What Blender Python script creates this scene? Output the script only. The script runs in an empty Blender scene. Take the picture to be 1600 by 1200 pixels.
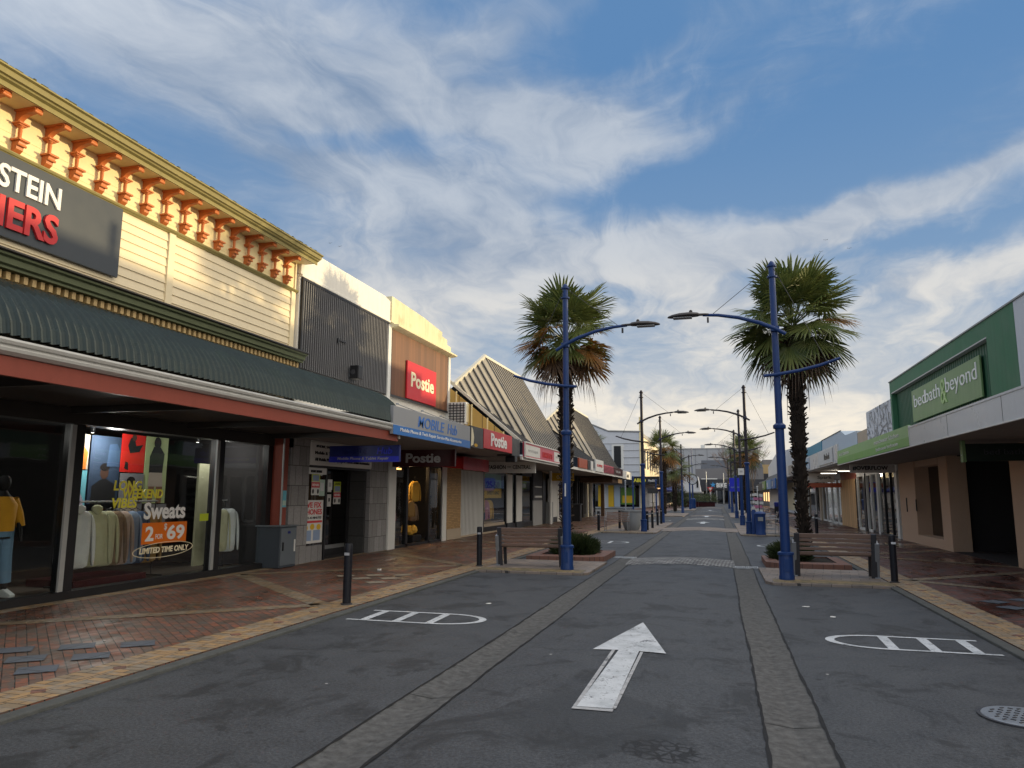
import bpy, math, random
from mathutils import Vector, Matrix
R = math.radians
random.seed(7)
sc = bpy.context.scene
C = bpy.data.collections.new('street'); sc.collection.children.link(C)

# ---------------------------------------------------------------- camera
TH = math.atan(173/1150.); YAW = R(15.57); ROLL = R(0.25); EYE = Vector((0, 0, 1.65))
fwd = Vector((-math.sin(YAW)*math.cos(TH), math.cos(YAW)*math.cos(TH), math.sin(TH)))
rt0 = Vector((math.cos(YAW), math.sin(YAW), 0)); up0 = rt0.cross(fwd)
rt = math.cos(ROLL)*rt0+math.sin(ROLL)*up0; up = -math.sin(ROLL)*rt0+math.cos(ROLL)*up0
cd = bpy.data.cameras.new('camera'); cam = bpy.data.objects.new('camera', cd); C.objects.link(cam)
cd.sensor_width = 36; cd.lens = 1150/1600*36; cd.clip_start = 0.05; cd.clip_end = 5000
m = Matrix((rt, up, -fwd)).transposed().to_4x4(); m.translation = EYE
cam.matrix_world = m; sc.camera = cam
sc.view_settings.view_transform = 'Standard'; sc.view_settings.look = 'None'
sc.view_settings.gamma = 1; sc.view_settings.exposure = 0.06

# ---------------------------------------------------------------- sun and sky
SUN_AZ = R(60); SUN_EL = R(1.75)          # azimuth from +Y towards +X
sd = Vector((math.sin(SUN_AZ)*math.cos(SUN_EL), math.cos(SUN_AZ)*math.cos(SUN_EL), math.sin(SUN_EL)))
sl = bpy.data.lights.new('sun', 'SUN'); so = bpy.data.objects.new('sun', sl); C.objects.link(so)
sl.energy = 3.7; sl.angle = R(0.8); sl.color = (1, .78, .44)
so.rotation_mode = 'QUATERNION'; so.rotation_quaternion = sd.to_track_quat('Z', 'Y')

W = bpy.data.worlds.new('World'); sc.world = W; W.use_nodes = True
nt = W.node_tree; nt.nodes.clear(); N = nt.nodes.new; L = nt.links.new
def setin(s, v):
    if isinstance(v, bpy.types.NodeSocket): nt.links.new(v, s)
    elif isinstance(v, tuple) and len(v) == 3 and s.type == 'RGBA': s.default_value = (*v, 1)
    else: s.default_value = v
def M(op, a, b=None, c=None, clamp=False):
    n = nt.nodes.new('ShaderNodeMath'); n.operation = op; n.use_clamp = clamp
    setin(n.inputs[0], a)
    if b is not None: setin(n.inputs[1], b)
    if c is not None: setin(n.inputs[2], c)
    return n.outputs[0]
def MIX(f, a, b, mode='MIX'):
    n = nt.nodes.new('ShaderNodeMix'); n.data_type = 'RGBA'; n.blend_type = mode
    setin(n.inputs[0], f); setin(n.inputs[6], a); setin(n.inputs[7], b); return n.outputs[2]
def SS(v, a, b, lo=0., hi=1.):
    n = nt.nodes.new('ShaderNodeMapRange'); n.interpolation_type = 'SMOOTHSTEP'
    for i, x in enumerate((v, a, b, lo, hi)): setin(n.inputs[i], x)
    return n.outputs[0]
def NOISE(vec, scale, detail=5, rough=.55, dist=0., out=0):
    n = nt.nodes.new('ShaderNodeTexNoise')
    if vec is not None: nt.links.new(vec, n.inputs['Vector'])
    n.inputs['Scale'].default_value = scale; n.inputs['Detail'].default_value = detail
    n.inputs['Roughness'].default_value = rough; n.inputs['Distortion'].default_value = dist
    return n.outputs[out]
def COMB(x, y, z):
    n = nt.nodes.new('ShaderNodeCombineXYZ')
    for i, v in enumerate((x, y, z)): setin(n.inputs[i], v)
    return n.outputs[0]
def SEP(v):
    n = nt.nodes.new('ShaderNodeSeparateXYZ'); nt.links.new(v, n.inputs[0]); return n.outputs

sky = N('ShaderNodeTexSky'); sky.sky_type = 'NISHITA'; sky.sun_disc = False
sky.sun_elevation = SUN_EL; sky.sun_rotation = SUN_AZ; sky.altitude = 30; sky.air_density = 1.0; sky.dust_density = .6; sky.ozone_density = 2.5
tc = N('ShaderNodeTexCoord'); dx, dy, dz = SEP(tc.outputs['Generated'])
az = M('ARCTAN2', dx, dy); el = M('ARCSINE', dz)
# cloud sheet: direction projected onto a flat layer overhead, so streaks converge at the horizon
inv = M('DIVIDE', 1.0, M('MAXIMUM', M('ADD', dz, .12), .05))
lay0 = COMB(M('MULTIPLY', dx, inv), M('MULTIPLY', M('MULTIPLY', dy, inv), .8), 0.0)
wl = SEP(NOISE(lay0, 1.1, 4, .55, 0, 1)); lx, ly, lz = SEP(lay0)
lay = COMB(M('ADD', lx, M('MULTIPLY', M('SUBTRACT', wl[0], .5), .9)), M('ADD', ly, M('MULTIPLY', M('SUBTRACT', wl[1], .5), .9)), 0.0)
rotn = N('ShaderNodeMapping'); rotn.inputs['Rotation'].default_value = (0, 0, R(28)); rotn.inputs['Scale'].default_value = (1.0, .55, 1)
rotn.inputs['Location'].default_value = (3.1, 2.3, 0); L(lay, rotn.inputs[0]); lay2 = rotn.outputs[0]
n1 = NOISE(lay2, 1.5, 8, .58, .7); n2 = NOISE(lay2, 4.6, 8, .62, .6)
rot3 = N('ShaderNodeMapping'); rot3.inputs['Rotation'].default_value = (0, 0, R(-24)); rot3.inputs['Scale'].default_value = (.55, 2.6, 1); L(lay, rot3.inputs[0])
n3 = NOISE(rot3.outputs[0], 2.3, 9, .66, 1.4)      # fine combed streaks
ae = COMB(az, el, 0.0)
wv = NOISE(ae, 3.2, 6, .6, 0, 1); wx, wy, wz = SEP(wv)
azw = M('ADD', az, M('MULTIPLY', M('SUBTRACT', wx, .5), .30)); elw = M('ADD', el, M('MULTIPLY', M('SUBTRACT', wy, .5), .16))
def dirpx(px, py):
    d = (fwd*1150+rt*(px-800)+up*(600-py)).normalized(); return math.atan2(d.x, d.y), math.asin(d.z)
dens = None
# soft cloud banks by bearing and height above the horizon: (x, y, half width, half height, tilt, weight)
for px, py, rx, ry, tilt, wgt in [
    (600, 175, 400, 50, -5, .62), (330, 120, 330, 80, -3, .42), (330, 30, 340, 42, 8, .34), (820, 160, 130, 50, -20, .35), (700, 290, 250, 60, -10, .30), (500, 268, 120, 20, -12, .60),
    (560, 400, 230, 75, 6, .42), (760, 370, 260, 50, -16, .40), (840, 450, 320, 45, 3, .52), (1000, 398, 150, 22, 10, .52), (1330, 352, 190, 24, 9, .85), (1560, 425, 120, 14, 3, .8), (1150, 425, 200, 11, -3, .6),
    (1110, 480, 70, 22, 0, .55), (900, 260, 130, 60, 28, .30), (1170, 150, 170, 26, 16, .26), (1010, 95, 110, 18, 14, .26), (1560, 120, 240, 60, 10, .22), (1450, 300, 200, 20, 14, .30), (800, 40, 260, 26, 12, .20),
    (1300, 215, 330, 85, 10, -.34), (1010, 300, 170, 32, 5, -.34), (580, 238, 150, 22, 4, -.55), (60, 20, 170, 50, 10, -.15), (960, 470, 110, 16, 0, -.42), (1380, 400, 190, 14, 4, -.34), (960, 30, 120, 60, 20, -.3)]:
    a0, e0 = dirpx(px, py); ct, st = math.cos(R(tilt)), math.sin(R(tilt))
    u = M('SUBTRACT', azw, a0); v = M('SUBTRACT', elw, e0)
    k = 1/1150*1.02
    uu = M('DIVIDE', M('ADD', M('MULTIPLY', u, ct), M('MULTIPLY', v, st)), rx*k*1.02)
    vv = M('DIVIDE', M('SUBTRACT', M('MULTIPLY', v, ct), M('MULTIPLY', u, st)), ry*k)
    q = M('ADD', M('MULTIPLY', uu, uu), M('MULTIPLY', vv, vv))
    g = M('MULTIPLY', M('EXPONENT', M('MULTIPLY', q, -.8)), wgt)
    dens = g if dens is None else M('ADD', dens, g)
low = SS(el, .34, .12)
dens = M('ADD', dens, M('MULTIPLY', low, .52))
amp = SS(el, .06, .34, .22, 1.0)
band = NOISE(COMB(M('MULTIPLY', azw, 1.6), M('MULTIPLY', elw, 11.0), 3.7), 1.3, 6, .55, .3)
tex = M('ADD', M('ADD', M('MULTIPLY', M('SUBTRACT', n1, .5), .55), M('MULTIPLY', M('SUBTRACT', n2, .5), .75)), M('MULTIPLY', M('SUBTRACT', n3, .5), .45))
dens = M('ADD', dens, M('MULTIPLY', tex, amp)); dens = M('ADD', dens, M('MULTIPLY', M('SUBTRACT', band, .5), SS(el, .42, .08, .0, 1.3)))
dens = M('ADD', dens, .26)
back = M('MAXIMUM', SS(M('SUBTRACT', M('MULTIPLY', dz, .9), dy), -.28, .30), SS(az, .55, 1.05))      # unseen sky overhead, behind and to the right: bright cloud added for its light
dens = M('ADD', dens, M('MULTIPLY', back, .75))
cov = SS(dens, .06, 1.0)
h = SS(el, .0, .55)
blue = MIX(h, (.33, .47, .64), (.088, .25, .53))
base = MIX(.80, MIX(1.0, sky.outputs[0], (.12, .12, .12), 'MULTIPLY'), blue)
shade = SS(M('ADD', M('ADD', M('MULTIPLY', n2, .7), M('MULTIPLY', band, .5)), M('MULTIPLY', n1, .4)), .55, 1.0)
chi = MIX(SS(el, .10, .42), (.94, .86, .73), (.52, .57, .64))
clo = MIX(SS(el, .10, .42), (.47, .51, .57), (.22, .30, .43))
cloud = MIX(shade, clo, chi)
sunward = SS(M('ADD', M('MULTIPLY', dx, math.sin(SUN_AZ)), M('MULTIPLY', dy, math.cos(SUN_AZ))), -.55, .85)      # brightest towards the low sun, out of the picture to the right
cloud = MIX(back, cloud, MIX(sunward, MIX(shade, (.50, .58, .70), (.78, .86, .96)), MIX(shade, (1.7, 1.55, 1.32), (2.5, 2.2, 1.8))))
# warm glow low on the sunward side
base = MIX(.09, base, (.46, .54, .64))
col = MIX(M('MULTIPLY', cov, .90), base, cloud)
glow = M('MULTIPLY', SS(el, .22, .02), SS(M('ABSOLUTE', M('SUBTRACT', az, .35)), 1.5, .1))
col = MIX(M('MULTIPLY', glow, .45), col, (1.0, .88, .70))
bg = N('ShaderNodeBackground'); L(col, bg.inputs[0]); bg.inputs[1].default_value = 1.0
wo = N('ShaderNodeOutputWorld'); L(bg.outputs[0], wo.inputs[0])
W.cycles.sampling_method = 'MANUAL'; W.cycles.sample_map_resolution = 512
sc.cycles.max_bounces = 8; sc.cycles.transparent_max_bounces = 16; sc.cycles.use_fast_gi = False

# ---------------------------------------------------------------- materials
MATS = {}
def newmat(name):
    global nt
    ma = bpy.data.materials.new(name); ma.use_nodes = True; nt = ma.node_tree; MATS[name] = ma
    b = nt.nodes['Principled BSDF']; return ma, b
def OBJ():
    return nt.nodes.new('ShaderNodeTexCoord').outputs['Object']
def POS():
    return nt.nodes.new('ShaderNodeNewGeometry').outputs['Position']
def MAP(vec, rot=(0, 0, 0), scale=(1, 1, 1), loc=(0, 0, 0)):
    n = nt.nodes.new('ShaderNodeMapping'); nt.links.new(vec, n.inputs[0])
    n.inputs['Rotation'].default_value = rot; n.inputs['Scale'].default_value = scale; n.inputs['Location'].default_value = loc
    return n.outputs[0]
def BUMP(b, hgt, strength=.3, dist=.01):
    n = nt.nodes.new('ShaderNodeBump'); n.inputs['Strength'].default_value = strength; n.inputs['Distance'].default_value = dist
    nt.links.new(hgt, n.inputs['Height']); nt.links.new(n.outputs[0], b.inputs['Normal'])
def paint(name, col, rough=.55, var=.25, scale=3., metal=0., bump=.15, streak=0., spec=.28, dirt=(.05, .045, .035), dirtamt=0.):
    ma, b = newmat(name); p = POS()
    n = NOISE(p, scale, 6, .6); f = NOISE(p, scale*14, 3, .6)
    v = M('ADD', M('MULTIPLY', M('SUBTRACT', n, .5), var*2), M('MULTIPLY', M('SUBTRACT', f, .5), var*.8))
    if streak:
        s = NOISE(MAP(p, scale=(9, 9, .6)), 1.0, 4, .6); v = M('ADD', v, M('MULTIPLY', M('SUBTRACT', s, .5), streak))
    v = M('ADD', v, 1.0)
    c = MIX(1.0, tuple(col), COMB(v, v, v), 'MULTIPLY')
    if dirtamt: c = MIX(M('MULTIPLY', SS(NOISE(p, scale*.7, 8, .7), .5, .75), dirtamt), c, dirt)
    nt.links.new(c, b.inputs['Base Color'])
    r = M('ADD', rough, M('MULTIPLY', M('SUBTRACT', n, .5), .25), clamp=True); nt.links.new(r, b.inputs['Roughness'])
    b.inputs['Metallic'].default_value = metal; b.inputs['Specular IOR Level'].default_value = spec
    if bump: BUMP(b, f, bump, .004)
    return ma
def glassmat(name, tint=(.75, .8, .78), rough=.02, refl=1.0):
    ma, b = newmat(name); nt.nodes.remove(b); out = nt.nodes['Material Output']
    t = nt.nodes.new('ShaderNodeBsdfTransparent'); t.inputs[0].default_value = (*tint, 1)
    g = nt.nodes.new('ShaderNodeBsdfGlossy'); g.inputs['Roughness'].default_value = rough
    g.inputs[0].default_value = (refl, refl, refl, 1)
    fr = nt.nodes.new('ShaderNodeFresnel'); fr.inputs[0].default_value = 1.5
    p = POS(); bn = nt.nodes.new('ShaderNodeBump'); bn.inputs['Strength'].default_value = .06; bn.inputs['Distance'].default_value = .02
    nt.links.new(NOISE(p, 1.3, 2), bn.inputs['Height']); nt.links.new(bn.outputs[0], g.inputs['Normal'])
    mx = nt.nodes.new('ShaderNodeMixShader'); bf = nt.nodes.new('ShaderNodeNewGeometry'); nt.links.new(M('MULTIPLY', fr.outputs[0], M('SUBTRACT', 1.0, bf.outputs['Backfacing'])), mx.inputs[0]); nt.links.new(t.outputs[0], mx.inputs[1]); nt.links.new(g.outputs[0], mx.inputs[2])
    nt.links.new(mx.outputs[0], out.inputs[0]); return ma
def emit(name, col, s):
    ma, b = newmat(name); b.inputs['Base Color'].default_value = (*col, 1)
    b.inputs['Emission Color'].default_value = (*col, 1); b.inputs['Emission Strength'].default_value = s; return ma
def asphalt():
    ma, b = newmat('asphalt'); p = POS()
    big = NOISE(p, .35, 6, .65); mid = NOISE(p, 2.2, 6, .7); fine = NOISE(p, 40, 5, .8)
    agg = nt.nodes.new('ShaderNodeTexVoronoi'); agg.inputs['Scale'].default_value = 60; nt.links.new(p, agg.inputs['Vector'])
    v = M('ADD', .40, M('MULTIPLY', big, .30)); v = M('ADD', v, M('MULTIPLY', M('SUBTRACT', mid, .5), 1.5)); v = M('ADD', v, M('MULTIPLY', SS(fine, .36, .64), .95))
    c = MIX(1.0, (.041, .045, .052), COMB(v, v, v), 'MULTIPLY')
    c = MIX(M('MULTIPLY', SS(agg.outputs[0], .26, .05), .40), c, (.20, .20, .20))
    # oil spots
    ov = NOISE(MAP(p, scale=(1.0, .8, 1)), 1.5, 5, .75, .6); c = MIX(M('MULTIPLY', SS(ov, .50, .62), .78), c, (.012, .013, .015))
    sp = nt.nodes.new('ShaderNodeTexVoronoi'); sp.inputs['Scale'].default_value = 2.6; nt.links.new(MAP(p, scale=(1, 1, 0)), sp.inputs['Vector'])
    c = MIX(M('MULTIPLY', M('MULTIPLY', SS(M('ADD', sp.outputs[0], M('MULTIPLY', M('SUBTRACT', fine, .5), .05)), .11, .06), SS(NOISE(p, .8, 2), .44, .54)), .8), c, (.007, .008, .009))
    pk = nt.nodes.new('ShaderNodeTexVoronoi'); pk.inputs['Scale'].default_value = 1.1; nt.links.new(MAP(p, scale=(1, 1, 0), loc=(.3, .7, 0)), pk.inputs['Vector'])
    c = MIX(SS(pk.outputs[0], .022, .012), c, (.42, .42, .42))
    # crazed patch in the lane near the camera
    px, py, pz = SEP(p)
    def patch(cx, cy, rx, ry):
        a = M('DIVIDE', M('SUBTRACT', px, cx), rx); bb = M('DIVIDE', M('SUBTRACT', py, cy), ry)
        return SS(M('ADD', M('ADD', M('MULTIPLY', a, a), M('MULTIPLY', bb, bb)), M('MULTIPLY', M('SUBTRACT', mid, .5), 1.6)), 1.15, .7)
    cr = nt.nodes.new('ShaderNodeTexVoronoi'); cr.feature = 'DISTANCE_TO_EDGE'; cr.inputs['Scale'].default_value = 13
    wp = nt.nodes.new('ShaderNodeVectorMath'); wp.operation = 'ADD'; nt.links.new(MAP(p, scale=(1, 1, 0)), wp.inputs[0])
    sv = nt.nodes.new('ShaderNodeVectorMath'); sv.operation = 'SCALE'; sv.inputs['Scale'].default_value = .07; nt.links.new(NOISE(p, 7, 3, .6, 0, 1), sv.inputs[0]); nt.links.new(sv.outputs[0], wp.inputs[1]); nt.links.new(wp.outputs[0], cr.inputs['Vector'])
    ck = M('MULTIPLY', SS(cr.outputs[0], .20, .08), patch(-.42, 5.05, .27, .22))
    c = MIX(M('MULTIPLY', patch(-.95, 5.6, .7, .75), .5), c, (.014, .016, .019))
    c = MIX(M('MULTIPLY', ck, .98), c, (.003, .003, .004))
    # long hairline cracks
    c = MIX(M('MULTIPLY', M('MULTIPLY', SS(M('ABSOLUTE', M('SUBTRACT', NOISE(p, .55, 7, .6, .8), .5)), .0022, .0008), SS(NOISE(p, .3, 2), .52, .6)), .6), c, (.02, .02, .022))
    nt.links.new(c, b.inputs['Base Color'])
    rg = M('ADD', .62, M('MULTIPLY', M('SUBTRACT', mid, .5), .4)); nt.links.new(rg, b.inputs['Roughness'])
    BUMP(b, M('ADD', fine, M('MULTIPLY', mid, .6)), .55, .006); return ma
def pavers(name, c1, c2, mortar, bw=.2, bh=.1, rot=0., wet=.0, bias=0., third=None, gap=.0055):
    ma, b = newmat(name); p = MAP(POS(), rot=(0, 0, rot))
    br = nt.nodes.new('ShaderNodeTexBrick'); nt.links.new(p, br.inputs['Vector'])
    br.inputs['Color1'].default_value = (*c1, 1); br.inputs['Color2'].default_value = (*c2, 1); br.inputs['Mortar'].default_value = (*mortar, 1)
    br.inputs['Scale'].default_value = 1; br.inputs['Mortar Size'].default_value = gap; br.inputs['Mortar Smooth'].default_value = .2
    br.inputs['Brick Width'].default_value = bw; br.inputs['Row Height'].default_value = bh; br.inputs['Bias'].default_value = bias
    q = POS(); big = NOISE(q, .7, 6, .65); f = NOISE(q, 30, 4, .65)
    v = M('ADD', .62, M('ADD', M('MULTIPLY', big, .45), M('MULTIPLY', f, .32)))
    c = MIX(1.0, br.outputs[0], COMB(v, v, v), 'MULTIPLY')
    if third:
        c = MIX(M('MULTIPLY', SS(NOISE(MAP(p, scale=(1/bw, 1/bh, 1)), .9, 2, .5), .5, .62), .6), c, third)
    st = SS(NOISE(q, 1.4, 7, .7), .52, .72); c = MIX(M('MULTIPLY', st, .45), c, (.03, .026, .024))
    nt.links.new(c, b.inputs['Base Color'])
    w = M('MULTIPLY', SS(NOISE(MAP(q, scale=(1.3, .5, 1)), .9, 5, .6), .38, .62), wet)
    nt.links.new(M('SUBTRACT', .72, M('MULTIPLY', w, .50)), b.inputs['Roughness'])
    hgt = M('ADD', M('MULTIPLY', M('SUBTRACT', 1.0, br.outputs[1]), .8), M('MULTIPLY', f, .5)); BUMP(b, hgt, .5, .006)
    return ma
def stone(name, col, bw, bh, axis='x', gap=.008, rough=.8, grain=25, var=.5):
    # cladding in the wall plane
    ma, b = newmat(name); q = POS(); x, y, z = SEP(q)
    p = COMB(y if axis == 'x' else x, z, 0.0)
    br = nt.nodes.new('ShaderNodeTexBrick'); nt.links.new(p, br.inputs['Vector']); br.offset = 0.5
    a = tuple(v*1.15 for v in col); d = tuple(v*.82 for v in col)
    br.inputs['Color1'].default_value = (*a, 1); br.inputs['Color2'].default_value = (*d, 1); br.inputs['Mortar'].default_value = (*[v*.3 for v in col], 1)
    br.inputs['Scale'].default_value = 1; br.inputs['Mortar Size'].default_value = gap; br.inputs['Brick Width'].default_value = bw; br.inputs['Row Height'].default_value = bh
    f = NOISE(q, grain, 5, .75); v = M('ADD', 1-var/2, M('MULTIPLY', f, var)); c = MIX(1.0, br.outputs[0], COMB(v, v, v), 'MULTIPLY')
    nt.links.new(c, b.inputs['Base Color']); b.inputs['Roughness'].default_value = rough
    BUMP(b, M('ADD', f, M('MULTIPLY', M('SUBTRACT', 1.0, br.outputs[1]), 1.0)), .5, .008); return ma
def wood(name, col, vertical=True, board=.12, rough=.6, axis='x', contrast=.5):
    ma, b = newmat(name); q = POS(); x, y, z = SEP(q)
    al = z if vertical else (y if axis == 'x' else x); ac = (y if axis == 'x' else x) if vertical else z
    bi = M('FLOOR', M('DIVIDE', ac, board)); wn = nt.nodes.new('ShaderNodeTexWhiteNoise'); wn.noise_dimensions = '1D'; nt.links.new(bi, wn.inputs['W'])
    g = NOISE(COMB(M('MULTIPLY', al, 1.2), M('MULTIPLY', ac, 45), M('MULTIPLY', wn.outputs[0], 20)), 1.0, 6, .6, .5)
    fr = M('FRACT', M('DIVIDE', ac, board)); gap = SS(M('ABSOLUTE', M('SUBTRACT', fr, .5)), .44, .49)
    v = M('ADD', M('SUBTRACT', 1.0, contrast/2), M('MULTIPLY', g, contrast)); v = M('ADD', v, M('MULTIPLY', M('SUBTRACT', wn.outputs[0], .5), contrast*.7))
    c = MIX(1.0, tuple(col), COMB(v, v, v), 'MULTIPLY'); c = MIX(M('MULTIPLY', gap, .8), c, tuple(k*.15 for k in col))
    nt.links.new(c, b.inputs['Base Color']); b.inputs['Roughness'].default_value = rough; BUMP(b, M('SUBTRACT', g, gap), .35, .005); return ma

asphalt()
pavers('red_pavers', (.235, .088, .052), (.105, .078, .060), (.012, .011, .010), .2, .1, R(41), .9, 0, (.085, .085, .08))
pavers('red_pavers_b', (.15, .048, .034), (.075, .042, .036), (.010, .009, .008), .2, .1, R(-41), 1.15, 0, (.08, .075, .075))
pavers('tan_pavers', (.38, .235, .105), (.20, .165, .12), (.015, .013, .01), .21, .105, 0, .5, 0, (.27, .24, .20))
pavers('tan_pavers_long', (.40, .25, .11), (.30, .20, .11), (.03, .026, .02), .21, .1, R(90), .5, 0, (.27, .24, .20))
pavers('tan_pavers_x', (.27, .18, .10), (.17, .14, .10), (.02, .018, .015), .12, .15, 0, .7, 0, (.24, .21, .17))
pavers('cream_pavers', (.25, .20, .165), (.16, .135, .12), (.035, .03, .026), .34, .30, R(8), .35)
pavers('yellow_pavers', (.27, .20, .095), (.13, .11, .07), (.02, .018, .014), .22, .10, R(50), .3)
pavers('cobbles', (.42, .42, .41), (.16, .16, .165), (.025, .025, .027), .16, .11, R(3), .2, gap=.022)
pavers('planter_brick', (.22, .10, .07), (.15, .08, .06), (.03, .03, .03), .22, .11, 0, .2)
pavers('grey_slab', (.10, .12, .15), (.085, .10, .13), (.02, .02, .02), .4, .4, 0, .3)
pavers('pale_slab', (.27, .225, .17), (.23, .20, .16), (.03, .03, .03), .4, .4, 0, .3)
paint('channel_concrete', (.098, .099, .100), .85, .9, 14, bump=1.0, dirtamt=.75, dirt=(.035, .036, .038))
paint('kerb_concrete', (.085, .09, .088), .85, .45, 5, bump=.6, dirtamt=.6, dirt=(.05, .05, .045))
paint('tar', (.010, .010, .011), .7, .3, 9)
paint('ground_far', (.10, .10, .10), .9)
def roadpaint():
    ma, b = newmat('road_paint'); p = POS(); n = NOISE(p, 38, 5, .75); m2 = NOISE(p, 5, 5, .7)
    c = MIX(SS(M('ADD', n, M('MULTIPLY', m2, .7)), .93, 1.02), MIX(SS(NOISE(p, 3, 6, .7), .4, .65), (.56, .59, .63), (.40, .43, .46)), (.085, .09, .10)); nt.links.new(c, b.inputs['Base Color'])
    b.inputs['Roughness'].default_value = .6; BUMP(b, n, .5, .004); return ma
roadpaint()
paint('worn_paint', (.30, .31, .32), .8, .8, 12, dirtamt=.9, dirt=(.07, .07, .075))
paint('cream', (.76, .66, .46), .5, .10, 1.5, bump=.08, streak=.10)
paint('cream_trim', (.76, .66, .45), .5, .10, 1.5, bump=.05, streak=.08)
paint('yellow_panel', (.80, .68, .38), .55, .14, 2, bump=.1, streak=.1)
paint('terracotta', (.56, .17, .05), .42, .14, 4, bump=.1, streak=.15)
paint('olive', (.25, .215, .085), .6, .25, 3, streak=.35)
paint('olive_dark', (.115, .135, .075), .6, .25, 3, streak=.3)
paint('moss', (.075, .075, .035), .95, .9, 7, bump=1)
paint('dentil_gold', (.50, .36, .17), .5, .2, 5)
paint('dark_trim', (.035, .033, .03), .5, .3, 3)
paint('brown_flashing', (.12, .072, .045), .6, .4, 3, streak=.6)
paint('veranda_green', (.028, .042, .040), .26, .35, 2.2, streak=.5, metal=.35, spec=.5, dirtamt=.35, dirt=(.035, .06, .035))
paint('gutter_white', (.46, .46, .44), .4, .12, 2, streak=.2)
paint('red_fascia', (.25, .062, .042), .5, .18, 3, streak=.15)
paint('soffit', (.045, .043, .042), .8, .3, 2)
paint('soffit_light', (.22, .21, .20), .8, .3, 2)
paint('black_frame', (.018, .018, .02), .35, .2, 5)
paint('alu', (.36, .37, .37), .38, .15, 5, metal=.8)
paint('alu_grey', (.30, .31, .31), .5, .15, 5)
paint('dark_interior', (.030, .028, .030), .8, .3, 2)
paint('display_floor', (.085, .07, .055), .7, .4, 2)
paint('white_wall', (.72, .70, .64), .7, .10, 1.2, streak=.22, dirtamt=.12, dirt=(.28, .26, .18))
paint('mossy_wall', (.66, .60, .40), .8, .25, 2.5, streak=.5, dirtamt=.4, dirt=(.14, .15, .06))
paint('white_trim', (.70, .70, .67), .5, .08, 2, streak=.1)
paint('grey_trim', (.33, .33, .33), .6, .15, 2, streak=.2)
def slatmat():
    ma, b = newmat('slat_grey'); p = POS(); x, y, z = SEP(p)
    n = NOISE(MAP(p, scale=(1, 22, 1.0)), 1.0, 4, .6); v = M('ADD', .75, M('MULTIPLY', n, .5))
    nt.links.new(MIX(1.0, (.14, .14, .145), COMB(v, v, v), 'MULTIPLY'), b.inputs['Base Color']); b.inputs['Roughness'].default_value = .5
slatmat()
wood('cedar', (.15, .062, .028), True, .125, .6, 'x', .7)
wood('plywood', (.55, .34, .16), True, .6, .7, 'x', .3)
wood('bench_wood', (.175, .112, .085), False, 3.0, .5, 'y', .7)
wood('ochre_cladding', (.50, .33, .09), True, .45, .6, 'y', .2)
paint('roof_steel', (.36, .325, .26), .42, .10, 1.5, metal=.35, streak=.15)
paint('roof_seam', (.10, .10, .105), .4, .1, 2, metal=.3)
paint('roof_rake', (.62, .60, .52), .5, .1, 2)
paint('roof_dark', (.10, .125, .17), .4, .1, 2, metal=.4)
stone('shop_stone', (.24, .235, .235), .30, .46, 'x', .008, .8, 22, .9)
stone('dark_stone', (.055, .055, .055), .5, .5, 'x', .01, .6, 18, .8)
stone('tan_tile', (.42, .255, .10), .18, .06, 'x', .004, .6, 30, .4)
stone('red_brick', (.25, .095, .075), .23, .08, 'x', .01)
paint('peach_render', (.50, .35, .25), .85, .10, 30, bump=.9)
paint('green_wall', (.050, .165, .085), .6, .14, 1.5, streak=.35, dirtamt=.2, dirt=(.14, .19, .13))
paint('green_corr', (.018, .085, .045), .45, .2, 2, metal=.2, streak=.4)
paint('green_sign', (.165, .27, .11), .45, .12, 1.5, streak=.5)
paint('lime_fascia', (.15, .38, .07), .4, .12, 1.5, streak=.2)
paint('lime_pale', (.25, .46, .17), .4, .12, 1.5, streak=.2)
paint('fascia_white', (.52, .54, .57), .3, .10, 1.0, streak=.12)
paint('panel_white', (.58, .60, .64), .6, .08, 1.0, streak=.2)
paint('teal_wall', (.045, .24, .36), .5, .1, 2)
paint('paleblue_wall', (.42, .50, .58), .6, .08, 2)
paint('beige_wall', (.44, .36, .27), .7, .15, 2)
paint('grey_panel', (.40, .41, .43), .6, .08, .5)
paint('grey_panel_dk', (.19, .185, .19), .7, .12, .5)
paint('charcoal', (.050, .052, .060), .55, .15, 1)
paint('far_tan', (.48, .34, .17), .7, .2, .6, streak=.3)
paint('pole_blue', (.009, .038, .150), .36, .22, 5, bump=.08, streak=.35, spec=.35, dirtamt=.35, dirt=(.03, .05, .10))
paint('pole_sunlit_dark', (.030, .026, .034), .45, .2, 6, streak=.3)  # blue post as it looks in warm sun, put into the colour
paint('lamp_dark', (.055, .05, .05), .4, .2, 8)
paint('bollard_black', (.012, .013, .018), .4, .25, 9, spec=.25)
paint('silver_band', (.55, .56, .57), .3, .1, 9, metal=.6)
paint('galv', (.30, .32, .35), .38, .15, 8, metal=.6)
paint('dark_steel', (.045, .045, .05), .45, .2, 8)
paint('cabinet', (.115, .135, .155), .45, .10, 5, bump=.05)
paint('cabinet_dk', (.05, .062, .078), .5, .10, 5)
paint('bin_blue', (.02, .055, .19), .4, .15, 6)
paint('tub_grey', (.28, .30, .32), .6, .15, 4, streak=.2)
paint('soil', (.02, .016, .012), .95, .5, 12)
paint('trunk', (.022, .016, .012), .95, .8, 22, bump=1)
paint('bark', (.14, .115, .095), .9, .3, 14, bump=.8)
paint('stub', (.10, .075, .055), .9, .5, 18)
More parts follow.
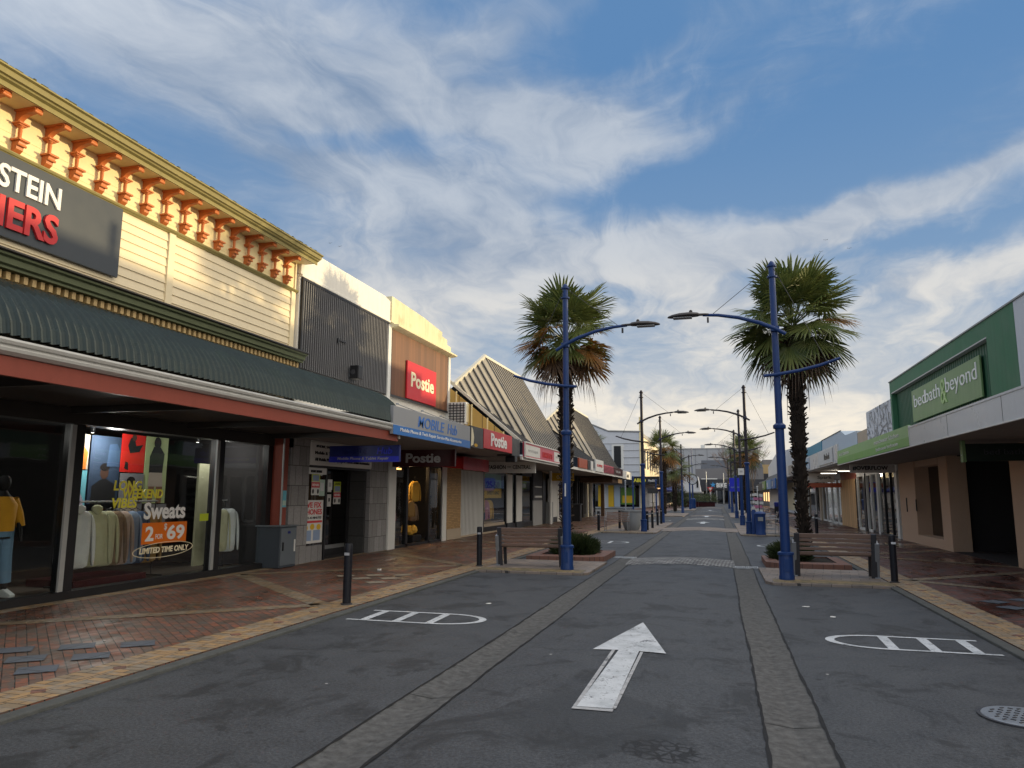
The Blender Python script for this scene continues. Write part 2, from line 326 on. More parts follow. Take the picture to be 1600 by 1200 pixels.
def leafmat(name, col, col2, tr=.25):
    ma, b = newmat(name); p = POS(); n = NOISE(p, 2.6, 4, .6); f = NOISE(p, 26, 2, .5)
    c = MIX(SS(n, .35, .68), tuple(col), tuple(col2)); v = M('ADD', .6, M('MULTIPLY', f, .8)); c = MIX(1.0, c, COMB(v, v, v), 'MULTIPLY')
    nt.links.new(c, b.inputs['Base Color']); b.inputs['Roughness'].default_value = .42
    t = nt.nodes.new('ShaderNodeBsdfTranslucent'); nt.links.new(c, t.inputs[0]); mx = nt.nodes.new('ShaderNodeMixShader'); mx.inputs[0].default_value = tr
    nt.links.new(b.outputs[0], mx.inputs[1]); nt.links.new(t.outputs[0], mx.inputs[2]); nt.links.new(mx.outputs[0], nt.nodes['Material Output'].inputs[0]); return ma
leafmat('palm_leaf', (.080, .115, .030), (.155, .175, .050))
leafmat('palm_old_sunlit', (.30, .13, .03), (.17, .11, .03), .3)  # yellow-brown old fronds, with orange low sun put into the colour
leafmat('palm_dead', (.13, .075, .04), (.075, .045, .028), .2)
leafmat('bush_leaf', (.028, .045, .016), (.05, .065, .022), .15)
leafmat('hedge_leaf', (.06, .09, .045), (.10, .13, .07), .15)
paint('twig', (.24, .18, .15), .9, .2, 9)
paint('worn_paint', (.38, .39, .41), .8, .5, 12, dirtamt=1.0, dirt=(.05, .055, .06))
for nm, c in dict(sign_dark=(.050, .060, .072), sign_red=(.52, .020, .030), sign_blue=(.03, .16, .48), sign_white=(.68, .68, .66), sign_black=(.02, .02, .022), sign_grey=(.26, .245, .235), letter_white=(.78, .78, .77),
                  letter_red=(.55, .035, .04), letter_blue=(.04, .17, .55), letter_black=(.015, .015, .018), letter_yellow=(.72, .66, .06), letter_cream=(.80, .72, .50), letter_grey=(.40, .40, .40), sign_yellow=(.68, .42, .02), sign_orange=(.70, .16, .01), sign_pink=(.48, .075, .115),
                  sign_brick=(.34, .075, .035), sign_green=(.10, .22, .03), letter_lime=(.30, .48, .15), awning_red=(.30, .012, .016), sky_reflect=(.30, .31, .33), navy=(.008, .016, .14), logo_blue=(.06, .30, .62), royal=(.02, .03, .48), deep_red=(.045, .006, .008), deep_green=(.008, .020, .014)).items():
    paint(nm, c, .38, .07, 3, bump=.02, streak=.06)
for nm, c in dict(cl_grey=(.60, .61, .62), cl_sage=(.46, .46, .31), cl_brown=(.22, .15, .10), cl_taupe=(.46, .36, .31), cl_blue=(.25, .33, .48), cl_navy=(.05, .09, .17), cl_tan=(.30, .18, .06), cl_white=(.58, .62, .64), cl_yellow=(.55, .27, .02), cl_denim=(.12, .22, .34), cl_pink=(.50, .18, .30), cl_mustard=(.60, .36, .06), cl_orange=(.60, .17, .02), cl_black=(.012, .012, .014),
                  skin=(.22, .11, .07), skin_dark=(.07, .035, .025), post_red=(.62, .018, .012), post_cyan=(.14, .42, .52), post_lilac=(.36, .32, .42), post_lime=(.42, .50, .25), post_navy=(.03, .05, .09), post_grey=(.20, .20, .22), post_cream=(.45, .38, .32), hair=(.012, .01, .01), paper=(.62, .62, .60), paper_lime=(.48, .58, .04), paper_mint=(.42, .55, .48)).items():
    paint(nm, c, .75, .16, 6, bump=.3)
def corr_cloth():
    pass
glassmat('glass', (.93, .95, .94)); glassmat('glass_dark', (.14, .15, .15)); glassmat('glass_clear', (.9, .92, .9), .02, .8)
emit('tube_light', (1., .93, .8), 4.0); emit('warm_lamp', (1., .60, .25), 1.5); emit('spot_lamp', (1, .95, .85), 6.0)
emit('led_orange', (1, .35, .02), 1.4)

# ---------------------------------------------------------------- builders
ORG = {}
def deco(o, label=None, cat=None, group=None, kind=None):
    if label: o['label'] = label
    if cat: o['category'] = cat
    if group: o['group'] = group
    if kind: o['kind'] = kind
    return o
def thing(name, loc, label, cat, group=None):
    o = bpy.data.objects.new(name, None); o.empty_display_size = .2; C.objects.link(o); o.location = loc; ORG[o] = Vector(loc)
    return deco(o, label, cat, group)
def kids(o): return [c for c in bpy.data.objects if c.parent == o]
def dup(o, loc=None, label=None, rot=None, parent=None):
    ch = TREE.get(o, [])
    c = o.copy(); C.objects.link(c); c.parent = parent
    TREE[c] = []
    if parent: TREE[parent].append(c)
    for k in list(ch): dup(k, parent=c)
    if loc is not None: c.location = loc
    if rot is not None: c.rotation_euler = (0, 0, rot)
    if label: c['label'] = label
    return c
TREE = {}
class MB:
    def __init__(s): s.v = []; s.f = []; s.m = []
    def poly(s, pts, m=0):
        i = len(s.v); s.v += [tuple(p) for p in pts]; s.f.append(tuple(range(i, i+len(pts)))); s.m.append(m); return s
    def box(s, x0, x1, y0, y1, z0, z1, m=0):
        if x0 > x1: x0, x1 = x1, x0
        if y0 > y1: y0, y1 = y1, y0
        if z0 > z1: z0, z1 = z1, z0
        i = len(s.v); s.v += [(x, y, z) for z in (z0, z1) for x, y in ((x0, y0), (x1, y0), (x1, y1), (x0, y1))]
        for f in ((3, 2, 1, 0), (4, 5, 6, 7), (0, 1, 5, 4), (1, 2, 6, 5), (2, 3, 7, 6), (3, 0, 4, 7)): s.f.append(tuple(i+k for k in f)); s.m.append(m)
        return s
    def obox(s, c, sx, sy, sz, rot=None, m=0):
        mt = (rot or Matrix.Identity(3)); c = Vector(c); i = len(s.v)
        s.v += [tuple(c+mt @ Vector((x*sx/2, y*sy/2, z*sz/2))) for z in (-1, 1) for x, y in ((-1, -1), (1, -1), (1, 1), (-1, 1))]
        for f in ((3, 2, 1, 0), (4, 5, 6, 7), (0, 1, 5, 4), (1, 2, 6, 5), (2, 3, 7, 6), (3, 0, 4, 7)): s.f.append(tuple(i+k for k in f)); s.m.append(m)
        return s
    def bar(s, a, b, w, h, m=0, upv=(0, 0, 1)):
        a, b = Vector(a), Vector(b); d = b-a; y = d.normalized(); x = y.cross(Vector(upv))
        if x.length < 1e-4: x = y.cross(Vector((1, 0, 0)))
        x.normalize(); z = x.cross(y); return s.obox((a+b)/2, w, d.length, h, Matrix((x, y, z)).transposed(), m)
    def ext(s, prof, axis, a, b, m=0, caps=True):
        # closed profile: axis 'y' -> (x,z) pairs, axis 'x' -> (y,z) pairs, axis 'z' -> (x,y) pairs
        put = {'y': lambda p, t: (p[0], t, p[1]), 'x': lambda p, t: (t, p[0], p[1]), 'z': lambda p, t: (p[0], p[1], t)}[axis]
        n = len(prof); i = len(s.v); s.v += [put(p, a) for p in prof]+[put(p, b) for p in prof]
        for k in range(n): j = (k+1) % n; s.f.append((i+k, i+j, i+n+j, i+n+k)); s.m.append(m)
        if caps: s.f.append(tuple(i+k for k in reversed(range(n)))); s.m.append(m); s.f.append(tuple(i+n+k for k in range(n))); s.m.append(m)
        return s
    def tube(s, pts, rad, n=10, m=0, caps=True, flat=1.0):
        pts = [Vector(p) for p in pts]; rad = rad if hasattr(rad, '__len__') else [rad]*len(pts); i = len(s.v); px = None
        for k, p in enumerate(pts):
            d = (pts[min(k+1, len(pts)-1)]-pts[max(k-1, 0)]).normalized()
            if px is None:
                px = d.cross(Vector((0, 1, 0)) if abs(d.y) < .9 else Vector((1, 0, 0)))
            px = (px-d*px.dot(d)).normalized(); py = d.cross(px)
            for q in range(n): a = 2*math.pi*q/n; s.v.append(tuple(p+(px*math.cos(a)+py*math.sin(a)*flat)*rad[k]))
        for k in range(len(pts)-1):
            for q in range(n): r = (q+1) % n; s.f.append((i+k*n+q, i+k*n+r, i+(k+1)*n+r, i+(k+1)*n+q)); s.m.append(m)
        if caps: s.f.append(tuple(i+q for q in reversed(range(n)))); s.m.append(m); e = i+(len(pts)-1)*n; s.f.append(tuple(e+q for q in range(n))); s.m.append(m)
        return s
    def lathe(s, prof, c=(0, 0, 0), n=16, m=0):
        i = len(s.v); c = Vector(c)
        for r, z in prof:
            for q in range(n): a = 2*math.pi*q/n; s.v.append((c.x+r*math.cos(a), c.y+r*math.sin(a), c.z+z))
        for k in range(len(prof)-1):
            for q in range(n): r = (q+1) % n; s.f.append((i+k*n+q, i+k*n+r, i+(k+1)*n+r, i+(k+1)*n+q)); s.m.append(m)
        s.f.append(tuple(i+q for q in reversed(range(n)))); s.m.append(m); e = i+(len(prof)-1)*n; s.f.append(tuple(e+q for q in range(n))); s.m.append(m)
        return s
    def build(s, name, mats, parent=None, smooth=False, bevel=0, label=None, cat=None, group=None, kind=None, org=None):
        mats = mats if isinstance(mats, (list, tuple)) else [mats]
        if parent is not None: o0 = ORG[parent]
        elif org is not None: o0 = Vector(org)
        elif kind: o0 = Vector((0, 0, 0))
        else:
            xs = [v[0] for v in s.v]; ys = [v[1] for v in s.v]; zs = [v[2] for v in s.v]
            o0 = Vector(((min(xs)+max(xs))/2, (min(ys)+max(ys))/2, min(zs)))
        me = bpy.data.meshes.new(name); me.from_pydata([(v[0]-o0.x, v[1]-o0.y, v[2]-o0.z) for v in s.v], [], s.f)
        for x in mats: me.materials.append(MATS[x])
        me.polygons.foreach_set('material_index', s.m)
        if smooth:
            me.polygons.foreach_set('use_smooth', [True]*len(me.polygons))
        me.update(); o = bpy.data.objects.new(name, me); C.objects.link(o); ORG[o] = o0; TREE[o] = []
        if smooth: me.set_sharp_from_angle(angle=R(38))
        if parent is not None: o.parent = parent; TREE.setdefault(parent, []).append(o)
        else: o.location = o0
        if bevel:
            bm = o.modifiers.new('bevel', 'BEVEL'); bm.width = bevel; bm.segments = 2; bm.limit_method = 'ANGLE'; bm.angle_limit = R(40); bm.harden_normals = False
        return deco(o, label, cat, group, kind)
def B(x0, x1, y0, y1, z0, z1): return MB().box(x0, x1, y0, y1, z0, z1)

def lettermesh(txt, origin, right, width, height, depth=.008, bold=0., upv=(0, 0, 1), shear=0., mb=None, m=0, spacing=1.):
    cu = bpy.data.curves.new('lettering', 'FONT'); cu.body = txt; cu.size = 1; cu.offset = bold; cu.shear = shear; cu.space_character = spacing; cu.resolution_u = 3
    ob = bpy.data.objects.new('tmp', cu); C.objects.link(ob)
    me = bpy.data.meshes.new_from_object(ob.evaluated_get(bpy.context.evaluated_depsgraph_get()))
    vs = [v.co.copy() for v in me.vertices]; fs = [tuple(p.vertices) for p in me.polygons]
    bpy.data.objects.remove(ob); bpy.data.curves.remove(cu); bpy.data.meshes.remove(me)
    if not vs: return mb
    x0, x1 = min(v.x for v in vs), max(v.x for v in vs); y0, y1 = min(v.y for v in vs), max(v.y for v in vs)
    r = Vector(right).normalized(); u = Vector(upv); nrm = r.cross(u); og = Vector(origin); mb = mb or MB()
    i = len(mb.v); P = [og+r*((v.x-x0)/(x1-x0)*width)+u*((v.y-y0)/max(1e-6, y1-y0)*height)+nrm*depth for v in vs]
    mb.v += [tuple(p) for p in P]; mb.f += [tuple(i+k for k in f) for f in fs]; mb.m += [m]*len(fs)
    # side walls so that the letters have thickness
    from collections import Counter
    ec = Counter(); dr = {}
    for f in fs:
        for k in range(len(f)):
            a, b = f[k], f[(k+1) % len(f)]; key = (min(a, b), max(a, b)); ec[key] += 1; dr[key] = (a, b)
    j = len(mb.v); mb.v += [tuple(p-nrm*(depth-.0005)) for p in P]
    for key, c in ec.items():
        if c == 1: a, b = dr[key]; mb.f.append((i+b, i+a, j+a, j+b)); mb.m.append(m)
    return mb
def sign(name, label, box, mat, texts, right=(0, 1, 0), group=None, cat='sign', bevel=.01, frame=None):
    """box = x0,x1,y0,y1,z0,z1; texts = (string, u0, v0, width, height, material, bold, face) measured on the face from its left edge and bottom"""
    x0, x1, y0, y1, z0, z1 = box; c = ((x0+x1)/2, (y0+y1)/2, z0)
    t = thing(name, c, label, cat, group); B(*box).build('board', mat, t, bevel=bevel)
    r = Vector(right)
    if r.y > 0: base = Vector((x1, y0, z0))
    elif r.y < 0: base = Vector((x0, y1, z0))
    else: base = Vector((x0, y0, z0))
    if frame:
        n = r.cross(Vector((0, 0, 1))); w = (y1-y0) if abs(r.y) > 0 else (x1-x0); hgt = z1-z0; f = MB(); d = .02
        for a, b in (((0, 0), (w, 0)), ((w, 0), (w, hgt)), ((w, hgt), (0, hgt)), ((0, hgt), (0, 0))):
            f.bar(base+r*a[0]+Vector((0, 0, a[1]))+n*.01, base+r*b[0]+Vector((0, 0, b[1]))+n*.01, .04, .04, 0, n)
        f.build('frame', frame, t)
    for s in texts:
        if s[0] == 'panel':
            _, u, v, w, h, mt = s[:6]; n = r.cross(Vector((0, 0, 1))); a = base+r*u+Vector((0, 0, v))
            q = MB(); p0, p1 = a+n*.001, a+r*w+Vector((0, 0, h))+n*.006
            q.box(p0.x, p1.x, p0.y, p1.y, p0.z, p1.z).build('panel', mt, t)
        else:
            st, u, v, w, h, mt = s[:6]; bold = s[6] if len(s) > 6 else .01; sh = s[7] if len(s) > 7 else 0.; dep = s[8] if len(s) > 8 else .014
            lettermesh(st, base+r*u+Vector((0, 0, v)), r, w, h, dep, bold, shear=sh).build('lettering', mt, t)
    return t

# ---------------------------------------------------------------- the ground
LK, RK = -5.02, 2.92      # inner faces of the kerbs
MB().poly([(-600, -60, -.06), (600, -60, -.06), (600, 1500, -.06), (-600, 1500, -.06)]).build('ground', 'ground_far', kind='structure')
rd = MB(); rd.poly([(LK-.5, -3, 0), (-2.56, -3, 0), (-2.56, 170, 0), (LK-.5, 170, 0)]); rd.poly([(.68, -3, 0), (RK+.5, -3, 0), (RK+.5, 170, 0), (.68, 170, 0)])
def camb(x, y=0): t = (x+.95)/1.2; return .055*(1-t*t)
xs = [-2.15+i*.24 for i in range(11)]
for i in range(10): rd.poly([(xs[i], -3, camb(xs[i])), (xs[i+1], -3, camb(xs[i+1])), (xs[i+1], 170, camb(xs[i+1])), (xs[i], 170, camb(xs[i]))])
rd.poly([(-60, 62, -.004), (60, 62, -.004), (60, 72, -.004), (-60, 72, -.004)])
rd.poly([(-70, 128, -.005), (70, 128, -.005), (70, 158, -.005), (-70, 158, -.005)])
rd.build('road', 'asphalt', kind='structure')
ch = MB()
for a, b in ((-2.56, -2.15), (.25, .68)):
    m_ = (a+b)/2
    for y in range(-3, 126, 3):
        j = .012
        for p, q, z0, z1 in ((a, m_, .002, -.022), (m_, b, -.022, .002)):
            ch.poly([(p, y+j, z0), (q, y+j, z1), (q, y+3, z1), (p, y+3, z0)])
        ch.poly([(a, y, -.028), (b, y, -.028), (b, y+j, -.028), (a, y+j, -.028)], 1)
ch.build('drainage_channel', ['channel_concrete', 'tar'], kind='structure')
tr = MB(); rr = random.Random(3)
for x in (-2.56, -2.15, .25, .68):
    y = -3.; ox = 0; w = .012
    while y < 110:
        st = .12 if y < 25 else .8
        ox2 = max(-.012, min(.012, ox+rr.uniform(-.006, .006))); w2 = rr.uniform(.006, .016)
        tr.poly([(x+ox-w, y, .006), (x+ox+w, y, .006), (x+ox2+w2, y+st, .006), (x+ox2-w2, y+st, .006)]); ox, w = ox2, w2; y += st
tr.build('tar_joints', 'tar', kind='structure')
def kerb_sheet(s):
    k = LK if s < 0 else RK
    e = MB(); e.box(k, k+s*.14, -3, 126, -.03, .034); e.build('kerb', 'kerb_concrete', kind='structure', bevel=.012)
kerb_sheet(-1); kerb_sheet(1)
fp = MB(); fp.box(LK-.14, -9.9, -3, 62, -.03, .04); fp.box(LK-.14, -9.9, 72, 126, -.03, .04); fp.build('pavement', 'red_pavers', kind='structure')
fp = MB(); fp.box(RK+.14, 12.5, -3, 126, -.03, .04); fp.build('pavement', 'red_pavers_b', kind='structure')
bd = MB(); z = .044
def quad_band(p, q, w):
    p, q = Vector((*p, z)), Vector((*q, z)); d = (q-p).normalized(); n = Vector((-d.y, d.x, 0))*w/2
    bd.poly([p-n, q-n, q+n, p+n])
bd.poly([(LK-.35, -3, z), (LK-.14, -3, z), (LK-.14, 62, z), (LK-.35, 62, z)]); bd.poly([(LK-.66, -3, z), (LK-.45, -3, z), (LK-.45, 62, z), (LK-.66, 62, z)])
bd.poly([(-9.9, -3, z), (-9.35, -3, z), (-9.35, 62, z), (-9.9, 62, z)])
bd.poly([(RK+.14, -3, z), (RK+.35, -3, z), (RK+.35, 62, z), (RK+.14, 62, z)]); bd.poly([(RK+.45, -3, z), (RK+.66, -3, z), (RK+.66, 62, z), (RK+.45, 62, z)])
bd.build('paving_band', 'tan_pavers', kind='structure')
bd = MB(); bd.poly([(LK-.45, -3, z), (LK-.35, -3, z), (LK-.35, 62, z), (LK-.45, 62, z)]); bd.poly([(RK+.35, -3, z), (RK+.45, -3, z), (RK+.45, 62, z), (RK+.35, 62, z)]); bd.build('paving_band', 'tan_pavers_long', kind='structure')
bd = MB()
for i in range(-1, 9):
    y0 = 10.0+6.4*i; z = .0455
    quad_band((-5.68, y0), (-9.34, y0+3.2), .30); quad_band((-5.68, y0), (-9.34, y0-3.2), .30)
    z = .0455; quad_band((3.46, y0+6.2), (7.2, y0+3.0), .30); quad_band((3.46, y0+6.2), (7.2, y0+9.4), .30)
bd.build('paving_band', 'tan_pavers_x', kind='structure')
sq = MB()
for i in range(60):
    y = 4.2+i*.86
    for xx_ in (LK-.40, RK+.40): sq.obox((xx_, y, .0445), .105, .105, .008, Matrix.Rotation(R(45), 3, 'Z'))
sq.build('red_paver_accents', 'planter_brick', kind='structure')
gs = MB(); ps = MB()
def slabs(mb, pts, a, w=.155, h_=.155):
    c, s_ = math.cos(a), math.sin(a)
    for x, y in pts: mb.poly([(x+u*c-v*s_, y+u*s_+v*c, .0485) for u, v in ((-w, -h_), (w, -h_), (w, h_), (-w, h_))])
slabs(gs, ((-6.08, 5.64), (-6.07, 6.24), (-6.08, 6.87), (-6.57, 5.96), (-6.59, 6.58), (-7.05, 6.25), (4.05, 13.32), (4.08, 12.7), (4.52, 13.0), (4.55, 13.65), (5.0, 13.35), (4.9, 12.4)), R(41), .165, .15)
slabs(ps, ((-7.19, 13.57), (-6.69, 13.26), (-6.69, 13.85), (-6.14, 12.76), (-6.17, 13.43), (-6.17, 14.05)), R(41), .17, .155)
gs.build('blue_grey_paving_slabs', 'grey_slab', kind='structure'); ps.build('pale_paving_slabs', 'pale_slab', kind='structure')

def pad(x0, x1, y0, y1, diag, side):
    # seating island level with the pavement
    s = MB()
    pts = [(x0, y0), (x1, y0), (x1, y1), (x0, y1)]
    if side < 0: pts = [(LK-.1, y0+.02), (-2.80, y0), (-2.68, y0+diag), (-2.68, y1), (LK-.1, y1)]
    else: pts = [(RK+.1, y0+.02), (RK+.1, y1), (.80, y1), (.80, y0+diag), (.92, y0)]
    s.ext(pts, 'z', -.02, .052); s.build('paving_island', 'cream_pavers', kind='structure', bevel=.01)
    s = MB(); s.ext([(pts[0][0], y0+.05), (pts[1][0] if side < 0 else .94, y0+.04), ((-2.80) if side < 0 else .94, y0+.62), (pts[0][0], y0+.62)], 'z', .04, .0565)
    s.build('paving_band', 'yellow_pavers', kind='structure')
pad(-5, -2.7, 15.45, 18.3, .25, -1); pad(.8, 2.9, 14.95, 17.9, .25, 1)
pad(-5, -2.7, 32.8, 45.5, .4, -1); pad(.8, 2.9, 32.4, 46, .4, 1)
pad(-5, -2.7, 60, 70, .4, -1); pad(.8, 2.9, 58, 72, .4, 1); pad(-5, -2.7, 84, 96, .4, -1)

# cobbled humps and lane bands
def cobb(y0, y1, mat='cobbles', x0=-2.22, x1=.30, nm='cobbled_hump'):
    s = MB(); xx = [x0+(x1-x0)*i/12 for i in range(13)]; yy = [y0+(y1-y0)*i/6 for i in range(7)]
    hz = lambda x, y: camb(min(max(x, -2.15), .25))+.006+.035*math.sin(math.pi*(y-y0)/(y1-y0))
    for i in range(12):
        for j in range(6): s.poly([(a, b, hz(a, b)) for a, b in ((xx[i], yy[j]), (xx[i+1], yy[j]), (xx[i+1], yy[j+1]), (xx[i], yy[j+1]))])
    s.build(nm, mat, kind='structure')
cobb(18.1, 20.1); cobb(35.6, 39.5, 'cream_pavers', -2.7, .85); cobb(52, 55); cobb(61, 62.5, 'cream_pavers'); cobb(76, 78); cobb(100, 103, 'cream_pavers')
# grates
for x0, x1, y in ((-2.74, -2.2, 20.2), (.27, .80, 18.35)):
    g = MB(); n = 11; g.box(x0, x1, y-.13, y+.13, -.02, .004, 1)
    for i in range(n+1): xx_ = x0+(x1-x0)*i/n; g.box(xx_-.012, xx_+.012, y-.13, y+.13, .004, .014)
    g.box(x0-.02, x1+.02, y-.15, y-.125, -.01, .016); g.box(x0-.02, x1+.02, y+.125, y+.15, -.01, .016)
    g.build('drain_grate', ['silver_band', 'tar'], label='slotted steel drain grate in the %s channel beside the cobbled hump' % ('left' if x0 < 0 else 'right'), cat='drain grate', group='drain grates beside the cobbled hump')
# painted markings
def marking(polys, zf, name='road_marking'):
    s = MB()
    for p in polys: s.poly([(x, y, zf(x, y)) for x, y in p])
    s.build(name, 'road_paint', kind='structure')
zc = lambda x, y: camb(x)+.008
def strips(p, n):
    # split a 4-gon across x so that it follows the camber
    out = []
    for i in range(n):
        a, b = i/n, (i+1)/n; l = lambda u, v, t: (u[0]+(v[0]-u[0])*t, u[1]+(v[1]-u[1])*t)
        out.append([l(p[0], p[1], a), l(p[0], p[1], b), l(p[3], p[2], b), l(p[3], p[2], a)])
    return out
ar = strips([(-1.10, 5.82), (-.83, 5.83), (-.85, 8.02), (-1.06, 8.02)], 3)+strips([(-1.33, 7.96), (-.98, 7.98), (-.98, 9.72), (-.985, 9.72)], 3)+strips([(-.98, 7.98), (-.575, 7.96), (-.975, 9.72), (-.98, 9.72)], 3)
marking(ar, zc)
gh = MB()
for x0, y0, x1, y1 in ((-1.13, 5.83, -1.095, 8.0), (-.835, 5.84, -.805, 7.95), (-1.13, 5.76, -.82, 5.825)): gh.poly([(x0, y0, camb(x0)+.006), (x1, y0, camb(x1)+.006), (x1, y1, camb(x1)+.006), (x0, y1, camb(x0)+.006)])
gh.build('faded_road_marking', 'worn_paint', kind='structure')
for y0 in (44., 58., 82.): marking(strips([(-1.1, y0), (-.83, y0), (-.83, y0+2), (-1.1, y0+2)], 2)+strips([(-1.4, y0+2), (-.96, y0+2), (-.96, y0+3.6), (-.962, y0+3.6)], 3)+strips([(-.96, y0+2), (-.55, y0+2), (-.958, y0+3.6), (-.96, y0+3.6)], 3), zc)
def hoop(xk, xt, y0, y1, t=.065):
    # a U drawn on the asphalt: two long lines meeting in a round nose, three slanting rungs
    d = 1 if xt > xk else -1; r = (y1-y0)/2; xc = xt-d*.62; ps_ = []; ym = (y0+y1)/2
    ps_.append([(xk, y0), (xc, y0), (xc, y0+t), (xk, y0+t)]); ps_.append([(xk+d*.02, y1-t), (xc, y1-t), (xc, y1), (xk+d*.02, y1)])
    K = 18; o, i_ = [], []
    for k in range(K+1):
        a = -math.pi/2+math.pi*k/K; ca = max(0, math.cos(a))
        o.append((xc+d*.62*ca, ym+r*math.sin(a))); i_.append((xc+d*(.62-.10)*ca, ym+(r-t)*math.sin(a)))
    for k in range(K): ps_.append([o[k], o[k+1], i_[k+1], i_[k]])
    Lx = abs(xc-xk)
    for q in (.20, .58, .97):
        x = xk+d*Lx*q; sx = -.02*d; ps_.append([(x-.055, y0+t), (x+.055, y0+t), (x+.055+sx, y1-t), (x-.055+sx, y1-t)])
    ps_ = [p if sum((p[k][0]*p[(k+1) % 4][1]-p[(k+1) % 4][0]*p[k][1]) for k in range(4)) > 0 else p[::-1] for p in ps_]
    marking(ps_, lambda x, y: .006)
hoop(-4.84, -3.02, 9.17, 10.02); hoop(2.82, 1.13, 9.12, 9.98)
hoop(-4.84, -3.1, 26.0, 27.2); hoop(2.82, 1.15, 25.7, 26.9); hoop(-4.84, -3.1, 50, 51.2)
w = MB(); n = 36
w.lathe([(.31, 0), (.31, .012)], (2.16, 6.68, 0), n, 1); w.lathe([(.285, .010), (.28, .016), (.25, .016)], (2.16, 6.68, 0), n, 0)
rr = random.Random(5)
for i in range(-5, 6):
    for j in range(-4, 5):
        x, y = i*.058+(j % 2)*.029, j*.066
        if x*x+y*y < .053: w.obox((2.16+x, 6.68+y, .018), .034, .014, .006, Matrix.Rotation(R(35 if (i+j) % 2 else -35), 3, 'Z'), 1)
w.build('manhole_cover', ['galv', 'dark_steel'], label='round patterned iron manhole cover in the right parking bay', cat='manhole cover')
# scraps of litter on the asphalt
rr = random.Random(11)
for i, (x, y, lb) in enumerate([(-3.45, 11.1, 'pale scrap of litter on the asphalt in front of the left hooped marking'), (-2.75, 33.3, 'white scrap of litter beside the left seating island'), (1.2, 12.2, 'flattened white paper scrap on the right parking bay, nearest the channel'), (1.45, 11.3, 'smaller white paper scrap on the right parking bay beside the hooped marking'), (-7.0, 14.7, 'crumpled white litter ball on the left pavement near the shops')]):
    s = MB(); z0 = .05 if x < -5 else .004; a = rr.uniform(0, 3); rx = Matrix.Rotation(a, 3, 'Z')
    P = [rx @ Vector((u*.05, v*.035, 0)) for u, v in ((-1, -1), (.2, -1.2), (1, -.6), (1.1, .5), (.3, 1), (-.9, .8))]
    s.ext([(x+p.x, y+p.y) for p in P], 'z', z0, z0+(.03 if x < -5 else .005)); s.build('litter', 'paper', label=lb, cat='litter', bevel=.003)

# ================================================================ LEFT SIDE
# ---- 1: weatherboard clothing store (y 2 .. 14.9)
XW = -9.5
b1 = thing('weatherboard_shop', (XW, 8.5, 0), 'two storey cream weatherboard shop with terracotta brackets under an olive cornice', 'building')
Y0, Y1 = 2.0, 14.85
s = MB()
for k in range(9):        # lapped boards
    z0 = 4.92+k*.157; s.ext([(XW-.1, z0), (XW+.028, z0), (XW+.006, z0+.157), (XW-.1, z0+.157)], 'y', Y0, Y1)
s.box(XW-6, XW-.1, Y0, Y1-.02, 3.0, 7.0)
s.build('wall', 'cream', b1)
s = MB(); s.box(XW-.1, XW+.012, Y0, Y1, 6.333, 7.055); 
for k in range(2): s.box(XW, XW+.018, Y0, Y1, 6.50+k*.18, 6.508+k*.18)
s.build('frieze_board', 'yellow_panel', b1)
for y, w in ((10.78, .16), (6.75, .16), (2.9, .16)):
    s = MB(); s.box(XW+.005, XW+.05, y-w/2, y+w/2, 4.93, 6.34); s.build('cover_board', 'cream_trim', b1, bevel=.004)
s = MB(); s.box(XW-.4, XW+.05, 14.71, 14.84, 4.93, 6.34); s.box(XW-.5, XW+.045, Y1-.02, Y1+.03, 4.6, 7.05); s.build('corner_board', 'cream_trim', b1, bevel=.004)
s = MB(); s.ext([(XW, 6.335), (XW+.04, 6.335), (XW+.06, 6.36), (XW+.075, 6.365), (XW+.09, 6.39), (XW+.09, 6.405), (XW, 6.42)], 'y', Y0, Y1+.1); s.build('picture_rail', 'olive', b1)
# eave: soffit, fascia, moulding and mossy top
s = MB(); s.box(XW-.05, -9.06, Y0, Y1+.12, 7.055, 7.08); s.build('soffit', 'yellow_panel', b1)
s = MB(); s.ext([(-9.06, 7.045), (-9.03, 7.04), (-9.03, 7.11), (-8.98, 7.13), (-8.97, 7.15), (-8.93, 7.16), (-8.91, 7.225), (-8.87, 7.24), (-8.87, 7.262), (-9.1, 7.275), (-9.7, 7.29), (-9.7, 7.081), (-9.06, 7.081)], 'y', Y0, Y1+.22); s.build('cornice', 'olive', b1)
s = MB(); rr = random.Random(4); y = Y0
while y < Y1+.1:
    d = rr.uniform(.03, .12); hh = rr.uniform(.004, .03); s.box(-9.15+rr.uniform(-.02, .03), -8.875+rr.uniform(-.02, .0), y, y+d, 7.25, 7.264+hh); y += d*rr.uniform(.8, 1.5)
s.build('moss', 'moss', b1)
